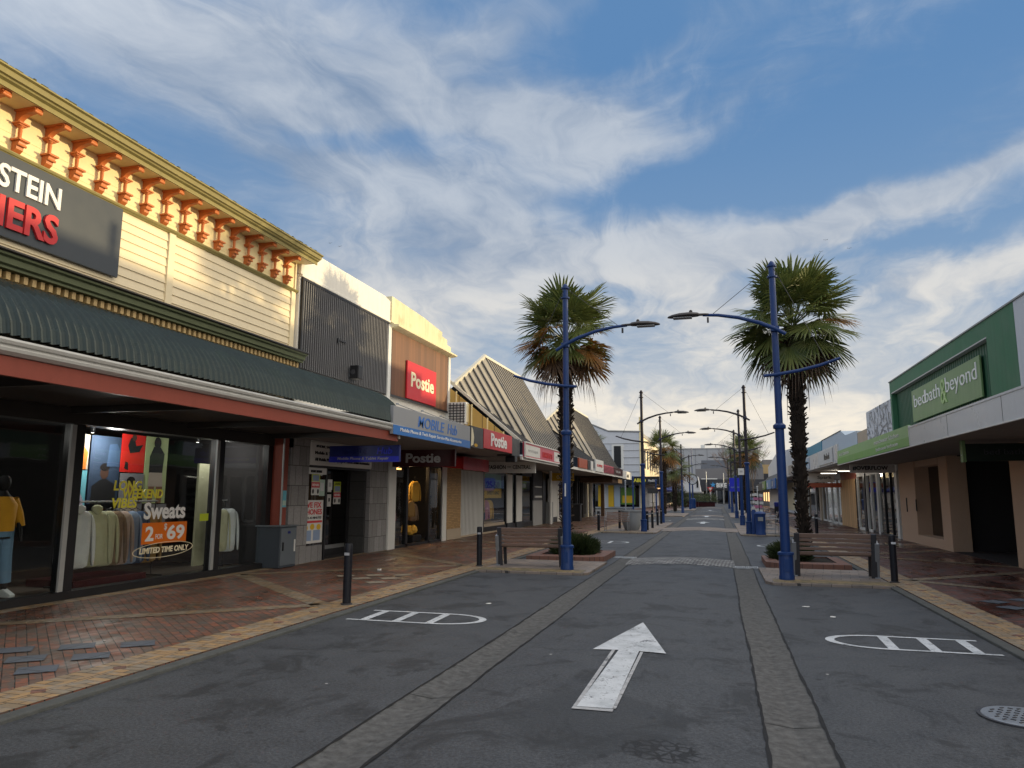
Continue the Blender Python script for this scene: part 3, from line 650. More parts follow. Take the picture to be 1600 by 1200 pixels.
def bracket(y):
    s = MB(); x = XW+.012; w = .040; T = 7.055
    # scroll arm curving out below the soffit
    arm = [(x, T), (x, T-.21)]+[(x+.05+.26*(1-math.cos(t)), T-.20+.14*math.sin(t)) for t in [R(a) for a in range(0, 91, 15)]]+[(x+.35, T-.055), (x+.38, T-.04), (x+.38, T)]
    s.ext(arm, 'y', y-w, y+w)
    s.box(x, x+.37, y-w-.03, y+w+.03, T-.025, T-.003)
    s.tube([(x+.355, y-w-.02, T-.055), (x+.355, y+w+.02, T-.055)], .030, 10)
    s.box(x, x+.145, y-.082, y+.082, T-.215, T-.193); s.box(x, x+.12, y-.062, y+.062, T-.235, T-.215)
    s.lathe([(.040, 0), (.034, .03), (.025, .05), (.027, .10), (.029, .15), (.025, .18), (.038, .195), (.044, .215)], (x+.07, y, T-.45), 12)
    s.ext([(x, T-.45), (x+.15, T-.45), (x+.165, T-.475), (x+.14, T-.49), (x+.13, T-.53), (x+.10, T-.55), (x+.095, T-.59), (x+.05, T-.63), (x, T-.65)], 'y', y-.055, y+.055)
    s.box(x, x+.175, y-.085, y+.085, T-.475, T-.448)
    s.tube([(x+.125, y-.068, T-.53), (x+.125, y+.068, T-.53)], .020, 8)
    s.build('bracket', 'terracotta', b1, smooth=True)
for k in range(24):
    y = 14.42-.487*k
    if y > 3.6: bracket(y)
# lower cornice with dentils, above the veranda
s = MB(); s.ext([(XW-.1, 4.93), (-9.08, 4.90), (-9.06, 4.87), (-9.10, 4.85), (XW-.1, 4.84)], 'y', Y0, Y1+.12); s.build('cornice_cap', 'dark_trim', b1)
s = MB(); s.ext([(XW-.1, 4.845), (-9.10, 4.848), (-9.11, 4.82), (-9.16, 4.80), (-9.17, 4.72), (-9.22, 4.70), (-9.22, 4.665), (XW-.1, 4.66)], 'y', Y0, Y1+.10)
s.ext([(XW-.1, 4.50), (-9.34, 4.50), (-9.34, 4.46), (-9.38, 4.44), (-9.38, 4.36), (XW-.1, 4.36)], 'y', Y0, Y1+.05); s.build('lower_cornice', 'olive_dark', b1)
s = MB(); s.box(XW-.1, -9.42, Y0, Y1+.02, 4.505, 4.66); y = Y0
while y < Y1: s.box(-9.42, -9.30, y, y+.065, 4.545, 4.655); y += .135
s.build('dentil_course', 'dentil_gold', b1)
s = MB(); s.box(XW-.1, -9.39, Y0, Y1-.02, 3.95, 4.36); s.build('flashing', 'brown_flashing', b1)
# bullnose veranda roof: corrugated sheet bent over at the edge
XE, ZE = -6.72, 3.17
cp = []
for k in range(15):
    t = k/14
    if t < .42: u = t/.42; cp.append((-9.42+1.52*u, 4.12-.16*u))
    else: a = (t-.42)/.58*math.pi/2*.98; cp.append((-7.90+1.18*math.sin(a), 3.96-.79*(1-math.cos(a))*1.0))
s = MB(); VY0, VY1 = 2.0, 14.92; pitch = .115; y = VY0; rows = []
while y < VY1:
    for q in range(6): rows.append((y+pitch*q/6, (0, .06, .45, 1, .45, .06)[q]))
    y += pitch
n = len(cp); i0 = len(s.v)
for yy, a in rows:
    for k, (x, z) in enumerate(cp):
        x2, z2 = cp[min(k+1, n-1)]; x1, z1 = cp[max(k-1, 0)]; d = Vector((x2-x1, z2-z1)).normalized(); s.v.append((x-d.y*a*.055, yy, z+d.x*a*.055))
for r in range(len(rows)-1):
    for k in range(n-1): s.f.append((i0+r*n+k, i0+r*n+k+1, i0+(r+1)*n+k+1, i0+(r+1)*n+k)); s.m.append(0)
s.build('veranda_roof', 'veranda_green', b1)
s = MB(); s.ext([(-9.42, 4.13)]+[(x+.01, z+.012) for x, z in cp]+[(x-.06, z-.05) for x, z in reversed(cp)], 'y', VY1, VY1+.05); s.build('veranda_end_trim', 'veranda_green', b1)
s = MB(); pr = [(-6.86, 3.16), (-6.72, 3.16), (-6.67, 3.155), (-6.655, 3.13), (-6.67, 3.10), (-6.70, 3.09), (-6.68, 3.06), (-6.69, 3.03), (-6.74, 3.00), (-6.86, 3.00)]
s.ext(pr, 'y', VY0, VY1+.12); s.build('gutter', 'gutter_white', b1)
s = MB(); s.box(-6.80, -6.745, VY1+.01, VY1+.10, 2.86, 3.0); s.build('downpipe_outlet', 'gutter_white', b1)
s = MB(); s.box(-6.83, -6.77, VY0, VY1+.02, 2.80, 2.995); s.build('veranda_fascia', 'red_fascia', b1)
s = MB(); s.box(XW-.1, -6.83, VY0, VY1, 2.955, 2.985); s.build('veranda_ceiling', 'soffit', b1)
for y in (4, 6.5, 9, 11.6, 14.2):
    s = MB(); s.bar((-9.5, y, 2.90), (-6.85, y, 2.90), .06, .10); s.build('veranda_rafter', 'dark_trim', b1)
# shopfront glazing
GX = -9.72
s = MB(); s.box(GX-.12, GX+.10, Y0, Y1-.15, .0, .16); s.build('stall_riser', 'black_frame', b1)
s = MB(); s.box(GX-.2, GX+.08, Y0, Y1-.15, 2.72, 2.955); s.build('lintel', 'dark_trim', b1)
for y, w in ((6.0, .10), (9.32, .24), (12.80, .24), (14.52, .16)):
    s = MB(); s.box(GX-.10, GX+.06, y-w/2, y+w/2, .16, 2.72); s.build('window_post', 'black_frame', b1)
    if w > .2:
        s = MB(); s.box(GX+.062, GX+.085, y-w/2-.02, y-w/2+.05, .17, 2.70); s.box(GX+.062, GX+.10, y-w/2-.05, y-w/2-.02, .17, 2.70); s.build('window_trim', 'alu_grey', b1)
for a, b_ in ((2.2, 5.95), (6.05, 9.19), (9.45, 12.67), (12.93, 14.43)):
    s = MB(); s.box(GX-.008, GX, a, b_, .16, 2.72); s.build('window_pane', 'glass', b1)
s = MB(); s.box(-9.66, -9.42, 14.62, 14.86, 0, 2.95); s.build('pilaster', 'red_fascia', b1)
s = MB(); s.tube([(-9.38, 14.60, 0.05), (-9.38, 14.60, 2.9)], .022, 8); s.build('drainpipe', 'alu_grey', b1, smooth=True)
# dim display space behind the glass
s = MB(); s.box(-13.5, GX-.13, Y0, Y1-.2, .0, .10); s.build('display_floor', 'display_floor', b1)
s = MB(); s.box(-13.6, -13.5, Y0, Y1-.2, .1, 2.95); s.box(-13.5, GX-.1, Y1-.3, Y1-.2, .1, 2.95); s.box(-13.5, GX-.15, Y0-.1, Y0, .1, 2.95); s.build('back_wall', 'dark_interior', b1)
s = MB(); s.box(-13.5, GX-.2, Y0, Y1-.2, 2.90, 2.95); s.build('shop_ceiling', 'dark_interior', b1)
s = MB(); s.box(-11.0, -10.95, 13.8, 14.52, .1, 2.3); s.build('partition', 'cl_sage', b1)
s = MB(); s.box(XW-6, XW-5.9, Y0, Y1-.02, 0, 3.0); s.box(XW-6, XW-.2, Y1-.2, Y1-.03, 0, 3.0); s.build('side_wall', 'dark_trim', b1)
for x, y in ((-11.4, 11.3), (-11.3, 8.0), (-11.2, 14.0)):
    s = MB(); s.lathe([(.03, 0), (.05, .04), (.05, .10)], (x, y, 2.78), 12); s.lathe([(.026, -.004), (.026, 0)], (x, y, 2.78), 12, 1); s.build('spot_light', ['black_frame', 'spot_lamp'], b1, smooth=True)
def lamp(name, loc, col, e, rad=.08, typ='POINT'):
    l = bpy.data.lights.new(name, typ); o = bpy.data.objects.new(name, l); C.objects.link(o); o.location = loc; l.energy = e; l.color = col; l.shadow_soft_size = rad
    return o
lamp('spot_light', (-10.6, 11.0, 2.6), (1, .96, .9), 60); lamp('spot_light', (-10.6, 8.2, 2.6), (1, .96, .9), 8); lamp('spot_light', (-10.5, 13.9, 2.6), (1, .96, .9), 22)

# big shop sign on the weatherboards
sign('shop_sign', 'large dark grey shop sign with white and red capital letters on the cream weatherboards', (XW+.05, XW+.10, 3.2, 9.54, 5.15, 6.33), 'sign_dark',
     [('HALLENSTEIN', 2.68, .68, 2.45, .34, 'letter_white', .02, 0, .03), ('BROTHERS', 2.50, .12, 2.63, .45, 'letter_red', .028, 0, .04)], bevel=.006)
# dark smoky stain on that sign is part of its paint

# ---- things inside the window
def hoodie(x, y, z, mat, label, w=.52, hgt=.66, thick=.10, yaw=0., hood=True):
    """a long sleeved top on a hanger, facing +y before turning"""
    t = thing('hoodie', (x, y, z), label, 'hoodie', 'tops hanging on the display rails'); s = MB()
    # front outline of the body and of the sleeves, in (u = width, v = down)
    def slab(pts, th, y0=0.):
        n = len(pts); i = len(s.v); cx = sum(p[0] for p in pts)/n; cz = sum(p[1] for p in pts)/n
        rings = [(-th/2, .86), (-th*.28, 1.0), (th*.28, 1.0), (th/2, .86)]
        for d, k in rings: s.v += [(cx+(a-cx)*k, y0+d, cz+(b_-cz)*(.97 if k < 1 else 1)) for a, b_ in pts]
        for r in range(3):
            for k in range(n): j = (k+1) % n; s.f.append((i+r*n+k, i+r*n+j, i+(r+1)*n+j, i+(r+1)*n+k)); s.m.append(0)
        s.f.append(tuple(i+k for k in reversed(range(n)))); s.m.append(0); s.f.append(tuple(i+3*n+k for k in range(n))); s.m.append(0)
    hw = w/2
    slab([(-hw*.36, 0), (-hw*.66, -.05), (-hw*.70, -.2), (-hw*.72, -hgt+.07), (-hw*.64, -hgt), (hw*.64, -hgt), (hw*.72, -hgt+.07), (hw*.70, -.2), (hw*.66, -.05), (hw*.36, 0), (0, -.03)], thick)
    for d in (-1, 1):
        slab([(d*hw*.62, -.04), (d*hw*.84, -.12), (d*hw*1.0, -.36), (d*hw*1.05, -hgt*.92), (d*hw*.98, -hgt*.98), (d*hw*.86, -hgt*.96), (d*hw*.76, -.34), (d*hw*.66, -.16)][::d], thick*.75, .012)
    if hood: slab([(-.10, .0), (-.09, .07), (0, .10), (.09, .07), (.10, .0), (.04, -.06), (0, -.09), (-.04, -.06)], .09, -.05)
    rm = Matrix.Rotation(yaw, 4, 'Z'); s.v = [tuple(Vector((x, y, z))+(rm @ Vector(v)).to_3d()) for v in s.v]
    o = s.build('garment', mat, t, smooth=True); md = o.modifiers.new('soft', 'SUBSURF'); md.levels = md.render_levels = 1
    h_ = MB(); P = [Vector((-.17, 0, -.04)), Vector((0, 0, .05)), Vector((.17, 0, -.04))]; P = [Vector((x, y, z))+(rm @ p) for p in P]
    h_.tube(P, .006, 6); h_.tube([Vector((x, y, z+.05)), Vector((x, y, z+.125)), Vector((x+.02, y, z+.15))], .004, 6); h_.build('hanger', 'black_frame', t)
    return t
def rail(x, y0, y1, z, label):
    t = thing('clothes_rail', (x, (y0+y1)/2, .1), label, 'clothes rail'); s = MB(); s.tube([(x, y0, z), (x, y1, z)], .014, 8); s.build('bar', 'silver_band', t, smooth=True)
    for y in (y0+.05, y1-.05):
        s = MB(); s.tube([(x, y, .12), (x, y, z)], .012, 8); s.build('post', 'black_frame', t); s = MB(); s.box(x-.25, x+.25, y-.015, y+.015, .10, .13); s.build('foot', 'black_frame', t)
rail(-10.5, 9.9, 12.1, 1.50, 'metal rail holding the row of hoodies in the big shop window')
rack = [('cl_grey', 'pale grey hoodie at the near end of the rail', 10.20, .35), ('cl_sage', 'sage green sweatshirt second on the rail behind the pale grey hoodie', 10.62, .15), ('cl_sage', 'olive toned sweatshirt third on the rail', 10.80, .15), ('cl_brown', 'dark brown sweatshirt on the rail between the olive and pinkish tops', 10.98, .12),
        ('cl_taupe', 'pinkish taupe sweatshirt in the middle of the rail', 11.15, .12), ('cl_blue', 'dusty blue sweatshirt on the rail', 11.36, .12), ('cl_navy', 'dark navy sweatshirt next to the dusty blue one', 11.56, .12), ('cl_tan', 'tan sweatshirt at the far end of the rail behind the price sign', 11.86, .12)]
for i, (mt, lb, y, ya) in enumerate(rack): hoodie(-10.5+(.0 if i else .06), y, 1.36-i*.005, mt, lb, .62, .98, .13, ya+(R(62) if i else R(48)), hood=i < 2)
rail(-10.6, 13.95, 14.35, 1.50, 'short rail with pale shirts in the narrow window beside the red pilaster')
hoodie(-10.45, 13.95, 1.32, 'cl_sage', 'pale green shirt behind the white one in the narrow window', .50, .92, .12, R(60), False)
hoodie(-10.4, 14.12, 1.34, 'cl_white', 'white shirt hanging in the narrow window beside the red pilaster', .54, .95, .13, R(52), False)
def poster(x, y0, y1, z0, z1, bgm, label, figs):
    t = thing('poster', (x, (y0+y1)/2, z0), label, 'poster', 'photo posters hanging in the shop window'); B(x-.01, x, y0, y1, z0, z1).build('sheet', bgm, t)
    w, hh = y1-y0, z1-z0
    for k, (mt, pts) in enumerate(figs):
        s = MB(); n = len(pts); P = [(x+.003+.0015*k, y0+u*w, z0+v*hh) for u, v in pts]; s.poly(P); s.build('picture', mt, t)
def el(cu, cv, ru, rv, n=14, a0=0): return [(cu+ru*math.cos(2*math.pi*k/n), cv+rv*math.sin(2*math.pi*k/n)) for k in range(n)]
PX = -11.0
poster(PX, 10.42, 10.86, 2.07, 2.70, 'post_cream', 'tall poster of a person in an orange jacket behind the window, upper left', [('cl_orange', [(.1, 0), (.9, 0), (.95, .5), (.7, .68), (.3, .66), (.05, .4)]), ('skin_dark', el(.5, .82, .14, .14)), ('hair', el(.5, .92, .17, .09))])
poster(PX, 10.90, 11.60, 1.45, 2.70, 'post_navy', 'large dark poster of two people in navy clothes', [('sign_black', [(.1, .0), (.95, .0), (.9, .28), (.6, .36), (.4, .36), (.12, .26)]), ('skin_dark', el(.5, .46, .14, .10)), ('hair', el(.5, .54, .16, .06)), ('cl_navy', [(.55, .55), (.98, .55), (.98, .8), (.85, .9), (.6, .88)])])
poster(PX, 11.62, 12.22, 2.05, 2.78, 'post_red', 'bright red poster of a person in black swinging an arm', [('cl_black', [(.35, .5), (.75, .55), (.9, .75), (.6, .7), (.5, .95), (.35, .9), (.25, .7)]), ('skin_dark', el(.5, .92, .1, .09)), ('hair', [(.15, .1), (.32, .05), (.3, .25), (.18, .28)])])
poster(PX, 12.24, 12.86, 1.45, 2.78, 'post_lime', 'pale green poster of a person in a black top and light shorts', [('cl_black', [(.2, .45), (.8, .45), (.85, .75), (.65, .85), (.35, .85), (.2, .7)]), ('post_cream', [(.18, .25), (.85, .25), (.8, .46), (.22, .46)]), ('skin', [(.2, 0), (.4, 0), (.48, .25), (.22, .25)]), ('skin', [(.6, 0), (.82, 0), (.84, .25), (.55, .25)]), ('hair', el(.5, .91, .16, .09))])
poster(PX, 10.42, 10.86, 1.0, 2.05, 'post_cyan', 'light blue poster of a smiling person in a lilac hoodie', [('post_lilac', [(0, 0), (.95, 0), (.9, .5), (.65, .68), (.35, .7), (.05, .55)]), ('skin', el(.45, .82, .18, .13)), ('hair', el(.45, .93, .20, .07))])
poster(PX+.02, 11.62, 12.22, 1.0, 2.03, 'post_grey', 'grey poster of two faces above the row of hoodies', [('post_cream', [(.1, 0), (.8, 0), (.8, .35), (.6, .5), (.3, .5), (.1, .35)]), ('skin', el(.45, .72, .16, .14)), ('hair', el(.45, .86, .18, .08)), ('skin_dark', el(.86, .55, .13, .12)), ('hair', el(.86, .68, .14, .07))])
poster(PX+.02, 12.3, 12.9, .95, 1.43, 'post_grey', 'dim grey poster behind the price sign', [('cl_tan', [(.1, 0), (.9, 0), (.8, .6), (.2, .6)])])
# words stuck on the window
def decal(label, parts, org):
    t = thing('window_lettering', org, label, 'window sticker')
    for p in parts:
        if p[0] == 'box': B(p[1], p[2], p[3], p[4], p[5], p[6]).build('panel', p[7], t)
        else:
            st, y, z, w, h_, mt, bold = p[:7]; lettermesh(st, (GX+.004, y, z), (0, 1, 0), w, h_, .004 if len(p) < 8 else p[7], bold, shear=0 if len(p) < 9 else p[8]).build('lettering', mt, t)
    return t
decal('yellow window words LONG WEEKEND VIBES', [('LONG', 10.16, 1.69, .62, .17, 'letter_yellow', .03, .006, .1), ('WEEKEND', 10.36, 1.56, .95, .16, 'letter_yellow', .03, .008, .1), ('VIBES', 10.14, 1.40, .56, .17, 'letter_yellow', .03, .006, .1)], (GX, 10.5, 1.4))
decal('white window word Sweats above the orange price box', [('Sweats', 10.88, 1.19, 1.05, .30, 'letter_white', .03)], (GX, 11.4, 1.19))
decal('orange window price box reading 2 for $69', [('box', GX+.001, GX+.004, 10.87, 12.0, .76, 1.13, 'sign_orange'), ('2', 10.95, .81, .20, .26, 'letter_white', .03, .007), ('FOR', 11.20, .84, .18, .085, 'letter_white', .01, .007), ('$', 11.40, .98, .07, .13, 'letter_white', .02, .007), ('69', 11.48, .81, .46, .27, 'letter_white', .03, .007)], (GX, 11.4, .76))
t = decal('yellow oval window sticker reading LIMITED TIME ONLY', [('LIMITED TIME ONLY', 10.84, .595, 1.24, .105, 'letter_cream', .03, .005, .1)], (GX, 11.4, .5))
s = MB(); K = 40
for k in range(K):
    a, b_ = 2*math.pi*k/K, 2*math.pi*(k+1)/K; e = lambda t_, q: (GX+.006, 11.44+.76*q*math.cos(t_), .645+.135*(q*1.0-(1-q)*2)*math.sin(t_)+.02*math.cos(t_))
    s.poly([e(a, 1), e(b_, 1), e(b_, .975), e(a, .975)])
s.build('oval_line', 'letter_cream', t)
t = thing('window_lettering', (GX, 9.0, .9), 'small pale notice stuck on the dark window near the second post', 'window sticker'); B(GX+.001, GX+.004, 12.35, 12.6, 1.12, 1.26).build('sheet', 'paper_lime', t)
t = thing('notice', (-9.4, 14.78, 1.3), 'pale blue notice taped to the red pilaster', 'notice'); B(-9.419, -9.412, 14.68, 14.84, 1.35, 1.72).build('sheet', 'post_cyan', t); B(-9.411, -9.408, 14.70, 14.82, 1.39, 1.5).build('print', 'paper_mint', t)
# mannequin in jeans at the left edge
def mannequin(x, y, label, top, trousers, s_=1.0):
    t = thing('mannequin', (x, y, .1), label, 'mannequin'); z0 = .12
    bd = MB()
    for d in (-1, 1):
        bd.tube([(x, y+d*.10, z0+.90), (x+.02, y+d*.12, z0+.5), (x, y+d*.16, z0+.08)], [.10, .07, .042], 12)
        bd.tube([(x, y+d*.20, z0+1.42), (x+.03, y+d*.27, z0+1.15), (x+.10, y+d*.26, z0+.90), (x+.13, y+d*.25, z0+.80)], [.05, .042, .032, .022], 10)
    bd.tube([(x, y, z0+.85), (x, y, z0+1.05), (x, y, z0+1.3), (x, y, z0+1.45), (x, y, z0+1.56)], [.15, .13, .17, .12, .05], 14)
    bd.lathe([(.03, 0), (.07, .05), (.088, .12), (.08, .19), (.04, .235)], (x, y, z0+1.55), 14); bd.build('body', 'cl_black', t, smooth=True)
    j = MB()
    for d in (-1, 1): j.tube([(x, y+d*.085, z0+.98), (x+.01, y+d*.11, z0+.62), (x+.02, y+d*.15, z0+.20)], [.125, .098, .082], 14)
    j.tube([(x, y, z0+.88), (x, y, z0+1.03)], [.17, .155], 16); j.build('jeans', trousers, t, smooth=True)
    g = MB(); g.tube([(x, y, z0+.96), (x, y, z0+1.1), (x, y, z0+1.35), (x, y, z0+1.47)], [.185, .185, .20, .12], 16)
    for d in (-1, 1): g.tube([(x, y+d*.16, z0+1.43), (x+.01, y+d*.27, z0+1.2), (x+.05, y+d*.30, z0+1.02)], [.085, .075, .06], 12)
    g.build('top', top, t, smooth=True)
    for d in (-1, 1):
        q = MB(); q.ext([(x-.08, z0-.02), (x+.18, z0-.02), (x+.19, z0+.03), (x+.10, z0+.075), (x+.03, z0+.11), (x-.07, z0+.11)], 'y', y+d*.16-.045, y+d*.16+.045); q.build('shoe', 'cl_white', t, bevel=.015)
mannequin(-10.35, 8.72, 'headless style mannequin in a mustard top, blue jeans and white trainers behind the left window', 'cl_yellow', 'cl_denim')
# coloured stacks far inside, left
for i, (y, mt, lb) in enumerate([(7.9, 'deep_red', 'dark red display panel deep inside the left window'), (9.9, 'post_red', 'low red plinth under the rail of hoodies')]):
    t = thing('display_block', (-12, y, .1), lb, 'display plinth'); (B(-12.6, -12.5, y-.9, y+.5, 1.7, 2.1) if i == 0 else B(-11.2, -10.2, 10.0, 11.6, .10, .22)).build('block', 'deep_red', t, bevel=.01)

# ---- utility cabinet by the red pilaster
t = thing('utility_cabinet', (-9.5, 14.9, .04), 'grey steel utility cabinet standing against the red pilaster', 'cabinet')
CA = R(0); s = MB(); s.box(-9.80, -9.22, 14.35, 15.02, .05, .93); s.build('body', 'cabinet_dk', t, bevel=.012)
s = MB(); s.box(-9.22, -9.205, 14.38, 14.99, .10, .90); s.build('door', 'cabinet', t, bevel=.006)
s = MB(); s.box(-9.205, -9.185, 14.44, 14.48, .42, .60); s.build('handle', 'black_frame', t, bevel=.004)
s = MB(); s.box(-9.205, -9.197, 14.90, 14.95, .38, .64); s.build('label_plate', 'paper', t); s = MB(); s.box(-9.205, -9.199, 14.64, 14.74, .78, .83); s.build('plate', 'navy', t)
s = MB(); s.box(-9.83, -9.19, 14.32, 15.05, .93, .96); s.build('lid', 'cabinet', t, bevel=.006)

# ---- 2: white parapet building (y 14.9 .. 25)
XB = -9.4
b2 = thing('white_parapet_building', (XB, 20, 0), 'white rendered building with a stepped sunlit parapet, a black slatted panel and a timber panel', 'building')
s = MB(); s.box(XB-5, XB-.06, 14.93, 25.0, 2.7, 6.85); s.box(XB-.06, XB, 14.93, 15.02, 2.7, 6.75); s.build('wall', 'white_wall', b2)
s = MB(); s.ext([(14.93, 6.82), (19.9, 6.82), (19.9, 7.42), (19.5, 7.50), (15.3, 7.50), (14.93, 7.3)], 'x', XB-.25, XB+.03)
s.box(XB-.1, XB+.06, 14.95, 19.9, 6.76, 6.83); s.build('parapet', 'white_wall', b2, bevel=.015)
s = MB(); s.ext([(19.93, 6.80), (25.1, 6.80), (25.1, 7.02), (24.7, 7.04), (24.7, 7.22), (24.2, 7.25), (24.2, 7.40), (23.6, 7.44), (22.5, 7.53), (19.93, 7.60)], 'x', XB-.25, XB+.06)
s.ext([(XB-.25, 6.80), (XB+.12, 6.78), (XB+.14, 6.74), (XB+.30, 6.72), (XB+.30, 6.66), (XB+.18, 6.64), (XB, 6.62), (XB-.25, 6.62)], 'y', 19.95, 25.15); s.build('mossy_parapet', 'mossy_wall', b2, bevel=.01)
for y in (19.90, 25.02):
    s = MB(); s.box(XB-.06, XB+.05, y-.10, y+.10, 3.4, 6.7); s.build('pilaster', 'white_trim', b2)
s = MB(); s.box(XB-.06, XB+.012, 15.0, 19.8, 4.56, 6.73); s.box(XB+.012, XB+.05, 15.0, 19.82, 6.70, 6.76); s.box(XB+.012, XB+.07, 14.98, 15.04, 4.56, 6.73); s.build('panel_backing', 'black_frame', b2)
s = MB(); y = 15.08
while y < 19.76: s.box(XB+.012, XB+.050, y, y+.028, 4.58, 6.69); y += .098
s.build('slat_screen', 'slat_grey', b2)
s = MB(); s.box(XB-.06, XB+.02, 20.02, 24.9, 4.62, 6.62); s.build('timber_panel', 'cedar', b2)
s = MB(); s.box(XB+.0, XB+.05, 20.0, 24.92, 4.56, 4.62); s.box(XB, XB+.05, 20.0, 20.04, 4.6, 6.64); s.build('panel_trim', 'black_frame', b2)
s = MB(); s.box(XB+.055, XB+.075, 16.75, 17.15, 5.58, 5.61); s.box(XB+.055, XB+.08, 16.72, 16.78, 5.50, 5.63); s.build('old_bracket', 'black_frame', b2)
# canopy
for y0, y1, z0, z1, nm in ((14.95, 19.95, 2.93, 2.99, 'a'), (19.97, 25.0, 3.0, 3.06, 'b')):
    s = MB(); s.box(XB, -6.76, y0, y1, z0, z1); s.build('canopy_ceiling', 'soffit_light', b2)
    s = MB(); s.ext([(XB, 3.50), (-6.8, 3.36), (-6.8, 3.42), (XB, 3.58)], 'y', y0, y1); s.build('canopy_roof', 'white_trim', b2)
for y in (16.2, 18.4, 20.6, 22.6, 24.3):
    s = MB(); s.tube([(XB+.02, y, 4.38), (-7.0, y, 3.46)], .014, 6); s.lathe([(.05, 0), (.05, .05)], (XB+.02, y, 4.36), 8); s.build('tie_rod', 'galv', b2)
# ground floor shopfronts
s = MB(); s.box(XB-.12, XB, 14.93, 15.75, .0, 2.93); s.build('stone_pier', 'shop_stone', b2)
s = MB(); s.box(XB-.12, XB-.0, 18.98, 20.12, .0, 2.93); s.build('stone_pier', 'shop_stone', b2)
s = MB(); s.box(XB-.16, XB-.04, 15.75, 16.55, .0, .42); s.build('stone_plinth', 'shop_stone', b2)
s = MB(); s.box(XB-.75, XB-.12, 18.90, 18.97, 0, 2.4); s.build('recess_wall', 'dark_stone', b2)
s = MB(); s.box(XB-.10, XB-.05, 15.75, 16.62, .42, 2.30); s.build('window_pane', 'glass', b2)
s = MB(); s.box(XB-.12, XB-.03, 16.60, 16.67, 0, 2.3); s.box(XB-.12, XB-.03, 15.74, 15.79, .42, 2.3); s.box(XB-.12, XB-.03, 15.75, 18.98, 2.28, 2.34); s.build('frame', 'black_frame', b2)
s = MB(); s.box(XB-.65, XB-.62, 17.1, 18.85, .02, 2.25); s.build('door', 'glass_dark', b2)
s = MB()
for y in (16.9, 17.05, 18.86): s.box(XB-.68, XB-.58, y-.05, y+.05, 0, 2.28)
s.box(XB-.68, XB-.58, 17.0, 18.9, .02, .22); s.build('door_frame', 'black_frame', b2)
s = MB(); s.box(XB-.61, XB-.59, 17.5, 18.7, .10, .32); s.build('kick_plate', 'alu', b2)
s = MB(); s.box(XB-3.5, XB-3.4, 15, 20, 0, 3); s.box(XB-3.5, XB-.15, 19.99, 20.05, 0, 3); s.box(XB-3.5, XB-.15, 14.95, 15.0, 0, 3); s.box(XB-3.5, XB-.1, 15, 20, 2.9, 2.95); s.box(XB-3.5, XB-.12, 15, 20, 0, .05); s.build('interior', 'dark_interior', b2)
s = MB(); s.box(XB-.10, XB+.0, 15.72, 19.0, 2.34, 2.93); s.build('header', 'white_trim', b2)
# second shop: white jambs, black framed doors, lit inside
for a, b_ in ((20.12, 20.62), (24.55, 24.95)):
    s = MB(); s.box(XB-.1, XB+.05, a, b_, 0, 2.93); s.build('jamb', 'white_trim', b2)
s = MB()
for y, w in ((21.55, .14), (20.66, .06), (23.38, .12), (24.48, .10)): s.box(XB-.10, XB+.02, y-w/2, y+w/2, .02, 2.62)
s.box(XB-.10, XB+.02, 20.62, 24.55, 2.56, 2.93); s.box(XB-.10, XB+.02, 20.62, 24.55, .0, .12); s.build('shopfront_frame', 'black_frame', b2)
for a, b_ in ((20.69, 21.48), (23.44, 24.43)):
    s = MB(); s.box(XB-.05, XB-.042, a, b_, .12, 2.56); s.build('window_pane', 'glass_clear', b2)
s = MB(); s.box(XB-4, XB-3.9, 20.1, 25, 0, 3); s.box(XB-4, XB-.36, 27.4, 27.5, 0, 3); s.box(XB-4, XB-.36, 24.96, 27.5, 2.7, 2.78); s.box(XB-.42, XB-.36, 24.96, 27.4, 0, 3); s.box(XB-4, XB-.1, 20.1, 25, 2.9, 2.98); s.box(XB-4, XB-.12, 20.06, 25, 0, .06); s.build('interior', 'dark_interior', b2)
s = MB(); s.box(XB-.9, XB-.85, 22.1, 23.0, 2.46, 2.52); s.build('tube_lamp', 'warm_lamp', b2)
lamp('warm_shop_light', (XB-.8, 22.5, 2.4), (1, .66, .32), 34, .1); lamp('warm_shop_light', (XB-1.2, 24.6, 2.3), (1, .66, .34), 22, .1)
hoodie(XB-.42, 23.15, 2.10, 'cl_mustard', 'mustard jacket hanging high in the lit doorway of the second shop', .5, .7, .12, R(60), False)
hoodie(XB-.45, 22.9, 1.45, 'cl_tan', 'tan top on the lower hook in the lit shop doorway', .42, .55, .12, R(70), False)
hoodie(XB-.55, 23.35, 1.35, 'cl_brown', 'brown top beside the tan one in the lit shop doorway', .42, .6, .12, R(55), False)
hoodie(XB-.5, 21.45, 1.40, 'cl_pink', 'red toned top in the narrow window left of the lit doorway', .4, .6, .12, R(60), False)
hoodie(XB-.5, 21.4, 2.2, 'cl_navy', 'navy top hanging above the red toned one in the narrow window', .4, .6, .12, R(60), False)
t = thing('clothes_bin', (XB-.5, 23.0, .06), 'low bin of yellow clothes glowing at the foot of the lit doorway', 'clothes bin')
s = MB(); s.box(XB-.75, XB-.25, 22.7, 23.4, .06, .32); s.build('bin', 'black_frame', t, bevel=.02); s = MB(); rr = random.Random(8)
for k in range(9): a = rr.uniform(-.18, .18); b_ = rr.uniform(-.26, .26); s.lathe([(.10, -.08), (.14, 0), (.11, .10), (.03, .17)], (XB-.5+a, 23.05+b_, .42+rr.uniform(-.04, .12)), 8)
s.build('clothes', 'cl_mustard', t, smooth=True)
